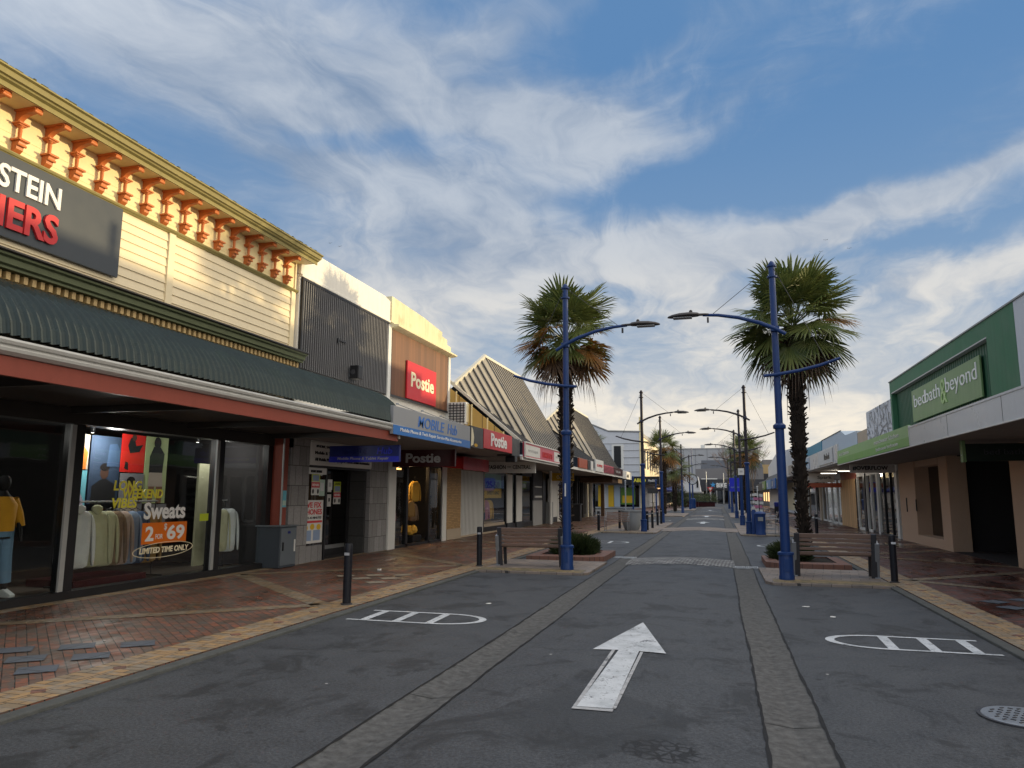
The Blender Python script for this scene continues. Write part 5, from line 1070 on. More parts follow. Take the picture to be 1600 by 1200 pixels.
for y0, y1, mt, lb, tx in ((33.2, 37.8, 'paper', 'white fascia sign with dark script nearest the lime fascia', [('Rebel', 2.2, .18, 1.6, .26, 'letter_black', .02)]), (41.5, 45.0, 'paleblue_wall', 'pale blue fascia sign with teal lettering on the white canopy', [('BUTTON', .7, .22, 2.0, .22, 'teal_wall', .02)]), (50.5, 53.5, 'sign_grey', 'grey fascia sign farthest along the white canopy', [])):
    sign('fascia_sign', lb, (CE-.02, CE+.015, y0, y1, 3.05, 3.66), mt, tx, right=(0, -1, 0))
sign('hanging_sign', 'pale hanging sign reading #OVERFLOW under the right canopy', (4.95, 6.55, 31.3, 31.42, 2.55, 2.90), 'paper', [('#OVERFLOW', .10, .09, 1.25, .17, 'letter_black', .03)], right=(1, 0, 0))
sign('hanging_sign', 'small pale hanging sign with a dark square beside the pale #OVERFLOW sign', (6.6, 7.5, 31.2, 31.3, 2.6, 2.86), 'paper', [('panel', .3, .05, .3, .16, 'cl_grey')], right=(1, 0, 0))
sign('hanging_sign', 'white sign reading Spark with an orange strip below, behind the right palm trunk', (4.9, 6.3, 45.0, 45.1, 2.42, 2.92), 'sign_white', [('Spark', .5, .14, .75, .22, 'letter_black', .01)], right=(1, 0, 0))
sign('hanging_sign', 'dull orange sign hanging below the white Spark sign', (4.7, 6.5, 44.0, 44.1, 2.12, 2.36), 'sign_brick', [], right=(1, 0, 0))
for i, (x, y) in enumerate(((5.6, 42), (5.9, 38.2))):
    t = thing('tube_lamp', (x, y, 2.8), ['lit white tube lamp under the canopy above the Spark sign', 'lit white tube lamp under the canopy above the plywood board'][i], 'lamp'); s = MB(); s.box(x-.4, x+.4, y-.04, y+.04, 2.84, 2.90); s.build('housing', 'white_trim', t); s = MB(); s.box(x-.38, x+.38, y-.03, y+.03, 2.815, 2.84); s.build('tube', 'tube_light', t)
lamp('tube_lamp', (5.7, 40, 2.7), (1, .9, .75), 14)
def rbay(y0, y1, mt='glass', fr='white_trim'):
    s = MB(); s.box(XR+.10, XR+.11, y0, y1, .15, 2.6); s.build('window_pane', mt, b); s = MB(); s.box(XR+.05, XR+.15, y0, y0+.12, 0, 2.7); s.box(XR+.05, XR+.15, y1-.12, y1, 0, 2.7); s.box(XR+.05, XR+.16, y0, y1, 0, .15); s.box(XR+.05, XR+.3, y0, y1, 2.6, 2.92); s.build('window_frame', fr, b)
rbay(36.8, 38.0); s = MB(); s.box(XR+.0, XR+.2, 38.0, 38.5, 0, 2.92); s.build('column', 'sign_black', b); rbay(38.5, 40.4)
t = thing('plywood_hoarding', (XR, 42, .04), 'plain plywood sheets boarding up a shopfront on the right', 'hoarding'); s = MB()
for k in range(3): s.box(XR-.02, XR, 40.5+k*1.55, 42.03+k*1.55, .06, 2.52)
s.build('sheets', 'plywood', t); s = MB(); s.box(XR, XR+.06, 40.5, 45.1, .06, .14); s.box(XR, XR+.06, 40.5, 45.1, 2.4, 2.48); s.build('rails', 'bark', t)
s = MB(); s.box(XR+.02, XR+.3, 40.4, 45.2, 2.52, 2.92); s.build('header', 'sign_brick', b)
for y0, y1 in ((45.3, 47), (47, 49.2), (49.2, 51.5), (51.5, 53.5), (54.2, 57), (57, 61.8)): rbay(y0, y1, 'glass_dark' if y0 > 50 else 'glass', 'white_trim' if int(y0) % 2 else 'grey_trim')
s = MB(); s.box(XR-.05, XR+.2, 53.5, 54.2, 0, 2.92); s.box(XR-.05, XR+.2, 61.8, 63.5, 0, 2.92); s.build('pier', 'beige_wall', b)
# far right shops past the side lane
f = thing('gabled_shop', (XR, 80, 0), 'far pale shop with a sloping white roofline and a striped curtain wall', 'building')
s = MB(); s.ext([(71, 0), (110, 0), (110, 5.6), (95, 6.6), (83, 6.4), (71, 6.0)], 'x', XR+.2, XR+9); s.build('wall', 'panel_white', f)
s = MB(); s.ext([(CE+.6, 2.6), (XR+.4, 4.5), (XR+.4, 4.3), (CE+.6, 2.4)], 'y', 72, 110); s.build('canopy_roof', 'dark_trim', f); s = MB(); s.box(CE+.55, CE+.6, 72, 110, 2.3, 3.2); s.build('canopy_fascia', 'charcoal', f)
s = MB(); k = 0; y = 74
while y < 82: s.box(XR+.14, XR+.19, y, y+.55, .3, 2.9); y += .9
s.build('striped_curtain', 'cream_trim', f)
for y0, y1, mt, lb in ((73, 78, 'sign_blue', 'dark blue picture board under the far right canopy'), (79, 86, 'cl_blue', 'bluish picture board farther along the far right canopy'), (88, 94, 'sign_green', 'green and yellow picture board at the far right canopy')):
    sign('fascia_sign', lb, (CE+.45, CE+.54, y0, y1, 2.35, 3.3), mt, [('panel', .5, .2, 1.6, .5, 'paper')], right=(0, -1, 0))

# ================================================================ FAR END
d = thing('corner_building', (-12, 96, 0), 'two storey white corner building with a sunlit yellowish street side and a black canopy', 'building')
s = MB(); s.ext([(-26, 0), (-9.55, 0), (-9.55, 9.6), (-13.5, 9.75), (-15.5, 10.6), (-20, 10.8), (-26, 10.8)], 'y', 95, 125); s.build('wall', 'panel_white', d)
s = MB(); s.ext([(-26, 10.85), (-20, 10.85), (-15.5, 10.65), (-13.5, 9.8), (-9.4, 9.65), (-9.4, 9.8), (-13.5, 9.95), (-15.5, 10.8), (-20, 11.0), (-26, 11.0)], 'y', 94.9, 125); s.box(-9.55, -9.35, 95, 125, 9.3, 9.6); s.build('parapet_coping', 'grey_trim', d)
s = MB(); s.box(-9.55, -9.3, 94.95, 97.5, 0, 11.6); s.box(-9.55, -9.25, 94.9, 97.6, 10.9, 11.2); s.build('corner_tower', 'yellow_panel', d)
s = MB(); s.box(-9.53, -9.44, 97.5, 125, 3.6, 9.3); s.build('street_wall', 'cream', d)
for y in (100, 104, 108, 112, 116, 120):
    s = MB(); s.box(-9.44, -9.40, y, y+1.5, 5.2, 7.8); s.build('window', 'glass_dark', d)
s = MB(); s.box(-13.1, -11.6, 94.88, 95, 4.9, 8.1); s.build('window_surround', 'white_trim', d); s = MB(); s.box(-12.8, -11.9, 94.84, 94.88, 5.1, 7.9); s.build('window', 'black_frame', d)
s = MB(); s.box(-17.5, -16.4, 94.84, 95, 5.1, 7.9); s.build('window', 'black_frame', d)
s = MB(); s.box(-9.28, -9.2, 96.0, 97.3, 5.0, 8.2); s.build('window', 'black_frame', d)
for z0 in (4.6, 5.5, 6.4, 7.3, 8.2):
    s = MB(); s.box(-26, -9.6, 94.93, 95.01, z0, z0+.05); s.build('string_course', 'grey_trim', d)
s = MB(); s.box(-24, -7.0, 92.6, 95, 3.0, 3.95); s.box(-9.5, -7.0, 95, 125, 3.0, 3.95); s.build('canopy', 'sign_black', d)
s = MB(); s.box(-18, -15.4, 94.8, 94.95, .2, 2.9); s.box(-13.6, -12.9, 94.8, 94.95, .2, 2.9); s.box(-14.9, -14.4, 94.8, 94.95, .2, 2.9); s.build('yellow_panel', 'sign_yellow', d)
s = MB(); s.box(-15.4, -14.9, 94.85, 94.93, .2, 2.9); s.box(-12.9, -9.7, 94.85, 94.93, .2, 2.9); s.build('shop_window', 'glass_dark', d)
s = MB(); s.box(-12.85, -12.1, 94.8, 94.9, .2, 2.9); s.build('pale_panel', 'paleblue_wall', d)
t = sign('window_sign', 'green and yellow poster in the far corner shop window', (-12.0, -10.2, 94.74, 94.8, .5, 2.6), 'sign_green', [('panel', .2, .2, 1.4, .9, 'sign_yellow')], right=(1, 0, 0))
sign('shop_sign', 'black canopy sign with yellow lettering on the far corner building', (-10.6, -7.1, 92.4, 92.6, 3.05, 3.9), 'sign_black', [('ABLO', .5, .2, 1.5, .45, 'letter_yellow', .03), ('Health', 2.3, .25, .8, .3, 'letter_white', .01)], right=(1, 0, 0))
t = thing('glowing_shop_sign', (-7.6, 98, 2.3), 'small glowing amber sign under the far corner canopy', 'sign'); s = MB(); s.box(-7.9, -7.2, 98, 98.1, 2.2, 2.6); s.build('panel', 'warm_lamp', t); s = MB(); s.box(-7.95, -7.15, 98.1, 98.15, 2.15, 2.65); s.build('case', 'black_frame', t)
# street wall past the corner building, left
l2 = thing('low_shops', (-9, 140, 0), 'low dark shopfronts beyond the corner building on the left', 'building'); s = MB(); s.box(-24, -8.8, 125.2, 150, 0, 5.0); s.build('wall', 'beige_wall', l2); s = MB(); s.box(-8.8, -6.6, 125.2, 150, 2.9, 3.4); s.build('canopy', 'charcoal', l2); s = MB(); s.box(-8.78, -8.72, 127, 149, .3, 2.7); s.build('window', 'glass_dark', l2)
# bike shop and the big grey building behind
k_ = thing('bike_shop', (0, 160, 0), 'dark charcoal shop facing down the street with a blue star and white letters', 'building')
s = MB(); s.box(-3.7, 9, 160, 172, 0, 5.0); s.build('wall', 'charcoal', k_); s = MB(); s.ext([(-4.6, 5.0), (9, 5.0), (9, 7.3), (3, 7.4), (-1, 7.3), (-4.6, 7.2)], 'y', 161, 170); s.build('upper_wall', 'grey_panel_dk', k_)
s = MB(); s.ext([(161, 7.2), (170, 9.4), (170, 7.2)], 'x', -3.5, 9); s.build('roof', 'charcoal', k_)
s = MB(); s.box(-3.0, 9, 159.9, 160, .3, 2.6); s.build('window', 'glass_dark', k_)
for x in (-1.6, -.4, .9, 2.2): s = MB(); s.box(x-.1, x+.1, 159.7, 160, 0, 2.7); s.build('mullion', 'grey_trim', k_)
s = MB(); s.box(-3.4, -.2, 159.85, 159.95, 5.0, 5.2); s.build('light_strip', 'white_trim', k_)
t = sign('shop_sign', 'charcoal shop sign with white letters and a blue star at the end of the street', (-1.9, 4.6, 159.7, 159.9, 2.9, 4.8), 'charcoal', [('BIKE FORCE', 1.5, .40, 5.6, .95, 'letter_white', .03)], right=(1, 0, 0))
s = MB(); c0 = Vector((-1.1, 159.68, 3.85)); P = []
for q in range(10): r_ = .62 if q % 2 == 0 else .25; a = math.pi/2+q*math.pi/5; P.append((c0.x+r_*math.cos(a), c0.z+r_*math.sin(a)))
s.ext(P, 'y', 159.60, 159.69); s.build('star', 'logo_blue', t)
w_ = thing('white_gable_hut', (-4, 152, 0), 'small white gabled building left of the charcoal bike shop', 'building'); s = MB(); s.ext([(-7.6, 2.4), (-3.4, 2.4), (-3.9, 5.4), (-4.6, 5.6), (-6.6, 5.3), (-7.4, 4.6)], 'y', 152, 158); s.build('wall', 'panel_white', w_); s = MB(); s.box(-9, -3.0, 151.4, 158, 2.1, 2.4); s.build('canopy', 'grey_trim', w_); s = MB(); s.box(-8.8, -3.4, 152, 158, 0, 2.1); s.build('base', 'charcoal', w_); s = MB(); s.box(-4.2, -3.85, 151.9, 152, 3.2, 4.6); s.build('window', 'black_frame', w_)
q_ = thing('grey_department_store', (0, 186, 0), 'large plain grey panelled building rising behind the charcoal shop', 'building'); s = MB(); s.box(-14, 9.5, 186, 210, 0, 13.0); s.build('wall', 'grey_panel', q_)
s = MB(); s.box(-14, 9.5, 185.9, 210, 12.85, 13.1); s.build('coping', 'grey_trim', q_); s = MB()
for x in (-11, -8, -5.2, -2.4, .4, 3.2, 6): s.box(x-.03, x+.03, 185.95, 186, 2, 12.8)
s.box(-14, 9.5, 185.95, 186, 9.0, 9.06); s.box(-14, 9.5, 185.95, 186, 6.6, 6.66); s.build('panel_joints', 'grey_panel_dk', q_)
for x in (-3.9, 1.0): s = MB(); s.box(x, x+1.0, 188, 189, 13, 14); s.build('roof_vent', 'white_trim', q_)
s = MB(); s.box(1.2, 6.0, 184.5, 186, 7.3, 9.2); s.build('box_window', 'charcoal', q_)
v_ = thing('tan_building', (8, 175, 0), 'sunlit tan building with dark windows at the far right end', 'building'); s = MB(); s.box(9.2, 30, 176, 200, 0, 8.6); s.build('wall', 'far_tan', v_)
for x in (9.9, 11.6, 13.3): s = MB(); s.box(x, x+1.1, 175.9, 176, 3.9, 6.6); s.build('window', 'charcoal', v_)
s = MB(); s.box(9.2, 15, 174, 176, 2.7, 3.4); s.build('canopy', 'charcoal', v_); s = MB(); s.box(10, 20, 178, 190, 8.6, 9.8); s.build('roof_plant', 'grey_panel_dk', v_)
u_ = thing('shopfront_block', (10, 130, 0), 'low dark shops with warm lit windows at the far right', 'building'); s = MB(); s.box(7.5, 25, 120, 150, 0, 4.2); s.build('wall', 'grey_panel_dk', u_); s = MB(); s.box(6, 7.5, 120, 150, 2.8, 3.2); s.build('canopy', 'charcoal', u_)
for y in (121, 127, 133): s = MB(); s.box(7.44, 7.5, y, y+2.2, .8, 2.2); s.build('lit_window', 'warm_lamp', u_)

# ================================================================ LAMP POLES
def lamp_pole(side, label, H=6.38):
    """side=-1 stands left of the lane with its lamp reaching right"""
    d = -side; zl = 4.92; t = thing('lamp_pole', (0, 0, 0), label, 'lamp post', 'blue lamp posts along the lane')
    s = MB(); s.lathe([(.145, 0), (.145, .06), (.133, .10), (.133, .46), (.12, .50), (.092, .53), (.086, 2.93), (.086, 2.95)], n=24); s.box(-.045, .045, -.138, -.12, .16, .40); s.build('lower_pole', 'pole_blue', t, smooth=True)
    s = MB(); s.lathe([(.152, .47), (.152, .515), (.12, .53)], n=24); s.build('base_collar', 'pole_blue', t, smooth=True)
    s = MB(); s.lathe([(.115, 2.92), (.122, 2.94), (.122, 2.99), (.10, 3.01), (.075, 3.03)], n=20); s.build('joint_collar', 'pole_blue', t, smooth=True)
    s = MB(); s.lathe([(.070, 2.95), (.061, H-.32), (.061, H-.06), (.05, H-.03), (.02, H), (.004, H+.01)], n=18); s.lathe([(.072, H-.36), (.10, H-.35), (.10, H-.32), (.072, H-.31)], n=16); s.lathe([(.072, H-.13), (.095, H-.12), (.095, H-.09), (.072, H-.08)], n=16); s.build('upper_pole', 'pole_blue', t, smooth=True)
    arm = [(-.20, -.12), (0, 0), (.3, .14), (.7, .27), (1.1, .345), (1.40, .365)]
    s = MB(); s.tube([(d*x, -.10, zl+.02+z_) for x, z_ in arm], [.036, .042, .042, .038, .034, .03], 12); s.build('lamp_arm', 'pole_blue', t, smooth=True)
    s = MB(); s.box(-.085, .085, -.12, .02, zl-.03, zl+.07); s.build('arm_clamp', 'pole_blue', t, bevel=.01)
    s = MB(); n_ = 10; x0, x1 = 1.28, 2.12; i0 = 0
    prof = [(0, .035, .03), (.10, .05, .035), (.22, .055, .035), (.27, .10, .055), (.45, .14, .072), (.7, .135, .07), (.88, .10, .052), (.97, .05, .03), (1.0, .008, .01)]
    for u, wy, hz in prof:
        for q in range(14):
            a = 2*math.pi*q/14; zz = math.sin(a); s.v.append((d*(x0+(x1-x0)*u), -.10+wy*math.cos(a), zl+.385+.01*math.sin(u*3)+(hz*zz if zz > 0 else hz*.45*zz)-.02*u*u))
    for k in range(len(prof)-1):
        for q in range(14): r_ = (q+1) % 14; s.f.append((k*14+q, k*14+r_, (k+1)*14+r_, (k+1)*14+q)); s.m.append(0)
    h_ = s.build('lamp_head', 'lamp_dark', t, smooth=True)
    s = MB(); s.lathe([(.03, 0), (.035, .02), (.035, .05), (.015, .07)], (d*(x0+.36), -.10, zl+.44), 10); s.build('photocell', 'lamp_dark', h_, smooth=True)
    s = MB(); s.box(d*1.62, d*2.0, -.19, -.01, zl+.335, zl+.352); s.build('lens', 'alu_grey', h_)
    s = MB(); s.box(d*1.30-.02, d*1.30+.02, -.12, -.08, zl+.22, zl+.33); s.build('hook', 'dark_steel', t)
    bar = [(.26, -.02), (0, .0), (-.4, .06), (-.8, .15), (-1.18, .28)]
    s = MB(); s.tube([(d*x, -.11, 4.0+z_) for x, z_ in bar], [.032, .034, .034, .032, .028], 10); s.build('banner_arm', 'pole_blue', t, smooth=True)
    s = MB(); s.tube([(0, -.05, H-.1), (d*1.22, -.10, zl+.38)], .006, 5); s.build('stay_wire', 'dark_steel', t); s = MB(); s.tube([(0, -.05, H-.1), (-d*.95, -.11, 4.2)], .006, 5); s.build('stay_wire', 'dark_steel', t)
    return t
def rescan():
    TREE.clear()
    for o in bpy.data.objects:
        TREE.setdefault(o, [])
        if o.parent: TREE.setdefault(o.parent, []).append(o)
pl = lamp_pole(-1, 'near blue lamp post on the left seating island beside the slatted bench'); pr_ = lamp_pole(1, 'near blue lamp post on the right seating island beside the slatted bench')
rescan()
for y, lb in ((33.9, 'second blue lamp post on the left beside the grey planter tub'), (45.2, 'third blue lamp post on the left just before the first far palm'), (71, 'fourth blue lamp post on the left among the far palms'), (90, 'fifth and farthest blue lamp post on the left')): dup(pl, (-3.28, y, .05), lb)
for y, lb in ((33.3, 'second blue lamp post on the right, behind the blue litter bin'), (42.8, 'third blue lamp post on the right past the metal seats'), (56.2, 'fourth blue lamp post on the right in front of the far palm'), (75, 'fifth blue lamp post on the right beyond the far palm'), (96, 'sixth and farthest blue lamp post on the right')): dup(pr_, (1.2, y, .05), lb)
for o in C.objects:      # farther posts: warm sun on the blue upper half is painted as a dark tone
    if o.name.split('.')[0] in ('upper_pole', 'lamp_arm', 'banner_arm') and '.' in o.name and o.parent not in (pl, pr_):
        o.material_slots[0].link = 'OBJECT'; o.material_slots[0].material = MATS['pole_sunlit_dark']
pl.location = (-3.22, 16.06, .05); pr_.location = (1.21, 15.51, .05)
t = thing('pole_sticker', (-3.22, 15.9, 2), 'white sticker strip on the near left blue lamp post', 'sticker'); s = MB(); s.box(-3.24, -3.21, 15.944, 15.949, 1.62, 1.90); s.build('sheet', 'paper', t)
t = thing('pole_notice', (1.2, 42.6, 2.7), 'small white notice board high on the third right lamp post', 'notice'); s = MB(); s.box(1.06, 1.38, 42.60, 42.64, 2.78, 3.14); s.build('sheet', 'paper', t); s = MB(); s.box(1.14, 1.30, 42.595, 42.60, 2.92, 3.02); s.build('print', 'letter_grey', t)

# ================================================================ BENCHES, BOLLARDS
def bench(label):
    t = thing('park_bench', (0, 0, 0), label, 'bench', 'slatted benches on the seating islands'); w = .71
    s = MB()
    for k, z_ in enumerate((.47, .555, .64, .725, .81)): s.obox((0, -.02-.012*k, z_+(.0 if k < 4 else .0)), 2*w-.08, .035, .055 if k < 4 else .085, Matrix.Rotation(R(8), 3, 'X'))
    s.build('backrest', 'bench_wood', t, bevel=.006)
    s = MB()
    for k in range(5): s.obox((0, .09+k*.088, .43), 2*w-.08, .07, .035)
    s.build('seat', 'bench_wood', t, bevel=.006)
    for d in (-1, 1):
        s = MB(); x = d*(w-.0); s.bar((x, -.09, .86), (x, .06, .0), .05, .10, 0, (1, 0, 0)); s.bar((x, .40, .42), (x, .46, 0), .05, .07, 0, (1, 0, 0)); s.bar((x, -.02, .43), (x, .46, .43), .05, .05); s.build('leg_frame', 'dark_steel', t, bevel=.006)
        s = MB(); x2 = d*(w+.055); s.bar((x2, -.08, .68), (x2, .08, 0.0), .05, .085, 0, (1, 0, 0)); s.bar((x2, -.09, .66), (x2, .04, .72), .055, .03); s.bar((x2, .03, .715), (x2, .42, .64), .055, .03); s.bar((x2, .42, .65), (x2, .44, .43), .05, .03); s.build('armrest', 'galv', t, bevel=.008)
        s = MB(); s.obox((x2, .09, .01), .10, .16, .02); s.build('foot', 'galv', t)
    return t
bn = bench('slatted brown bench on the left seating island beside the lamp post')
rescan(); b2n = dup(bn, (2.19, 16.22, .052), 'slatted brown bench on the right seating island beside the lamp post', 0.0)
bn.location = (-4.16, 16.52, .052)
bl = thing('bollard', (0, 0, 0), 'near black bollard on the tan kerb band at the left edge of the street', 'bollard', 'black bollards along the pavements')
s = MB(); s.lathe([(.062, 0), (.062, .70)], n=20); s.lathe([(.062, .76), (.062, .855), (.055, .875), (.02, .88)], n=20); s.build('post', 'bollard_black', bl, smooth=True)
s = MB(); s.lathe([(.0635, .70), (.0635, .76)], n=20); s.build('reflective_band', 'bollard_black', bl, smooth=True)
s = MB(); s.box(-.03, .05, -.0665, -.060, .71, .75); s.build('reflector', 'silver_band', bl)
s = MB(); s.lathe([(.085, 0), (.085, .012), (.065, .02)], n=20); s.build('base_ring', 'dark_steel', bl, smooth=True)
rescan()
for x, y, lb in ((-5.31, 16.35, 'black bollard on the left beside the slatted bench'), (3.14, 15.7, 'black bollard on the right beside the slatted bench'), (-5.37, 34.2, 'black bollard on the left pavement before the arcade'), (3.75, 32.4, 'black bollard on the right behind the near right bench'),
                 (-3.25, 35.2, 'first of four bollards beyond the second left lamp post'), (-3.22, 37.6, 'second of four bollards beyond the second left lamp post'), (-3.25, 41.2, 'third of four bollards beyond the second left lamp post'), (-3.22, 43.4, 'fourth of four bollards beyond the second left lamp post'),
                 (-4.7, 36.5, 'black bollard behind the grey planter tub'), (3.6, 50, 'black bollard beside the blue-topped post on the right pavement')): dup(bl, (x, y, .045), lb)
bl.location = (-5.34, 10.14, .042)

# ================================================================ FOLIAGE
def fan(s, base, d, side, length, rng, dead=False, n=30, m=0, spread=118):
    """a fan leaf: narrow blades from one point"""
    d = d.normalized(); side = (side-d*side.dot(d)).normalized(); nrm = side.cross(d)
    for k in range(n):
        a = R(-spread+2*spread*k/(n-1)+rng.uniform(-2, 2)); ll = length*(1-.28*abs(a)/R(spread))*rng.uniform(.86, 1.05)
        v = d*math.cos(a)+side*math.sin(a); v = (v+nrm*(.22*abs(math.sin(a))+rng.uniform(-.05, .05))).normalized(); u = v.cross(nrm).normalized()
        w = .019*length/.7*(1.25 if not dead else .8)
        g1, g2 = .45, .80; dr = (.03 if not dead else .16)*rng.uniform(.5, 1.6)
        p0 = base+v*.05; p1 = base+v*ll*g1+nrm*.01; p2 = base+v*ll*g2-Vector((0, 0, dr*.4)); p3 = base+v*ll-Vector((0, 0, dr*(1.6 if rng.random() < .75 else 3.2)))
        i = len(s.v); s.v += [tuple(p0), tuple(p1+u*w+nrm*w*.4), tuple(p1), tuple(p1-u*w+nrm*w*.4), tuple(p2+u*w*.75), tuple(p2-nrm*w*.3), tuple(p2-u*w*.75), tuple(p3)]
        for f_ in ((0, 2, 1), (0, 3, 2), (1, 2, 5, 4), (2, 3, 6, 5), (4, 5, 7), (5, 6, 7)): s.f.append(tuple(i+q for q in f_)); s.m.append(m)
def palm(loc, H, R0, label, seed, leaves=58, trad=.17, segs=30, brown=.35, lean=(0, 0)):
    rng = random.Random(seed); t = thing('palm_tree', loc, label, 'palm tree', 'fan palms along the street'); L0 = Vector(loc); top = H-R0*1.02
    # trunk: fibrous, swelling upward, studded with old leaf bases
    s = MB(); pts = []; rad = []; K = 40
    for k in range(K+1):
        f_ = k/K; pts.append(L0+Vector((lean[0]*f_, lean[1]*f_, top*f_))); rad.append(trad*(.62+.58*f_)*(1+rng.uniform(-.10, .10)))
    s.tube(pts, rad, 14); s.v = [(v[0]+rng.uniform(-.02, .02), v[1]+rng.uniform(-.02, .02), v[2]) for v in s.v]
    for k in range(int(top*115)):
        f_ = rng.uniform(.05, 1); a = rng.uniform(0, 6.283); c = L0+Vector((lean[0]*f_, lean[1]*f_, top*f_)); r_ = trad*(.62+.58*f_); o = Vector((math.cos(a), math.sin(a), 0)); p = c+o*r_*.9
        q = p+o*rng.uniform(.03, .11)+Vector((0, 0, rng.uniform(.02, .12))); s.bar(p, q, rng.uniform(.02, .045), .012, rng.choice((0, 0, 0, 0, 1)), (o.y, -o.x, 0))
    tk = s.build('trunk', ['trunk', 'stub'], t)
    cr = MB(); dd = MB(); c = L0+Vector((lean[0], lean[1], top+.05)); ga = 2.39996; pet = MB()
    for k in range(leaves):
        f_ = (k+.5)/leaves; e = R(84-f_*146+rng.uniform(-13, 13)); a = k*ga+rng.uniform(-.25, .25)
        d = Vector((math.cos(a)*math.cos(e), math.sin(a)*math.cos(e), math.sin(e))); pl_ = R0*(.36+.22*rng.random())*(1.0 if f_ > .12 else .8); ln = R0*.54*rng.uniform(.78, 1.16)
        b_ = c+Vector((0, 0, .25-.35*f_))+d*pl_; side = Vector((-math.sin(a), math.cos(a), 0)); side = (side+Vector((0, 0, rng.uniform(-.5, .5)))).normalized()
        dl = (d+Vector((0, 0, rng.uniform(-.35, .05)-.3*f_))).normalized(); tgt = cr; mi = 0
        if f_ > .86: tgt = dd; mi = 0
        elif f_ > .50 and rng.random() < brown: mi = 1
        fan(tgt, b_, dl, side, ln, rng, f_ > .86, segs, mi)
        mid = c+Vector((0, 0, .1-.3*f_))+d*pl_*.55+Vector((0, 0, .03)); (cr if f_ <= .86 else dd).tube([c+d*.08+Vector((0, 0, -.1*f_)), mid, b_+d*.05], [.018, .012, .008], 5, 0, False)
    cr.build('crown', ['palm_leaf', 'palm_old_sunlit'], t); dd.build('dead_fronds', 'palm_dead', t); return t
palm((-4.0, 19.9, .12), 7.55, 1.70, 'near left fan palm behind the blue lamp post, with orange lower fronds', 5, 56, .165, 32, .6)
palm((1.98, 19.7, .12), 7.62, 1.75, 'near right fan palm behind the blue lamp post, dark and upright', 9, 62, .17, 32, .04)
palm((-4.6, 66, .03), 7.6, 2.1, 'far left fan palm with a glowing orange skirt beside the third lamp post', 12, 46, .26, 20, .7)
palm((-4.35, 78, .03), 6.3, 2.2, 'shorter far left fan palm just behind the orange skirted one', 14, 40, .26, 18, .4)
palm((2.5, 76, .03), 8.3, 2.5, 'far right fan palm behind the lamp posts', 17, 46, .28, 20, .5)
palm((-13.2, 78, .0), 9.0, 2.3, 'fan palm rising behind the folded arcade roof', 19, 40, .26, 18, .2)
palm((2.3, 92, .0), 6.0, 1.8, 'smallest fan palm on the right beyond the tall one', 23, 30, .22, 14, .4)
def bush(cx, cy, z0, rx, ry, h_, label, seed, n=900, mat='bush_leaf', blade=.16, nm='shrub', group=None):
    rng = random.Random(seed); t = thing(nm, (cx, cy, z0), label, 'shrub', group); s = MB()
    for k in range(n):
        a = rng.uniform(0, 6.283); r_ = math.sqrt(rng.random()); hz = rng.random()*h_*(1-.45*r_*r_); p = Vector((cx+rx*r_*math.cos(a), cy+ry*r_*math.sin(a), z0+hz*.8))
        v = Vector((math.cos(a)*r_*.9+rng.uniform(-.4, .4), math.sin(a)*r_*.9+rng.uniform(-.4, .4), rng.uniform(.35, 1.2))).normalized(); u = v.cross(Vector((rng.uniform(-1, 1), rng.uniform(-1, 1), .2))).normalized(); l_ = blade*rng.uniform(.6, 1.3); w = l_*.09
        s.poly([p-u*w*.6, p+u*w*.6, p+v*l_*.6+u*w, p+v*l_-Vector((0, 0, .01))]); 
    s.build('foliage', mat, t); s = MB()
    for k in range(7): a = k*.9; s.tube([(cx+.03*math.cos(a), cy+.03*math.sin(a), z0), (cx+rx*.5*math.cos(a), cy+ry*.5*math.sin(a), z0+h_*.5)], [.012, .005], 5)
    s.build('stems', 'bark', t); return t
def planter(side, label):
    x0, x1, y0, y1 = ((-4.75, -2.82, 18.45, 20.9) if side < 0 else (1.0, 2.80, 18.2, 20.5))
    t = thing('planter_bed', ((x0+x1)/2, (y0+y1)/2, 0), label, 'planter bed', 'low brick planter beds under the near palms'); c = .35; o = [(x0, y0), (x1-c, y0), (x1, y0+c), (x1, y1), (x0, y1)] if side < 0 else [(x0+c, y0), (x1, y0), (x1, y1), (x0, y1), (x0, y0+c)]
    cx, cy = (x0+x1)/2, (y0+y1)/2; n = len(o); s = MB(); inn = [(cx+(a-cx)*.70, cy+(b_-cy)*.76) for a, b_ in o]
    for k in range(n):
        j = (k+1) % n; s.poly([(*o[k], 0), (*o[j], 0), (*o[j], .13), (*o[k], .13)]); s.poly([(*o[k], .13), (*o[j], .13), (*inn[j], .15), (*inn[k], .15)]); s.poly([(*inn[j], .10), (*inn[k], .10), (*inn[k], .15), (*inn[j], .15)])
    s.build('brick_edge', 'planter_brick', t); s = MB(); s.poly([(*p, .115) for p in inn]); s.build('soil', 'soil', t); return t
planter(-1, 'low brick edged planter bed around the left palm'); planter(1, 'low brick edged planter bed around the right palm')
bush(-3.72, 19.55, .11, .60, .58, .62, 'rounded dark green shrub at the foot of the left palm', 2, 5200, blade=.15)
bush(1.62, 19.5, .11, .46, .5, .50, 'dark spiky shrub at the foot of the right palm', 3, 3200, blade=.16)
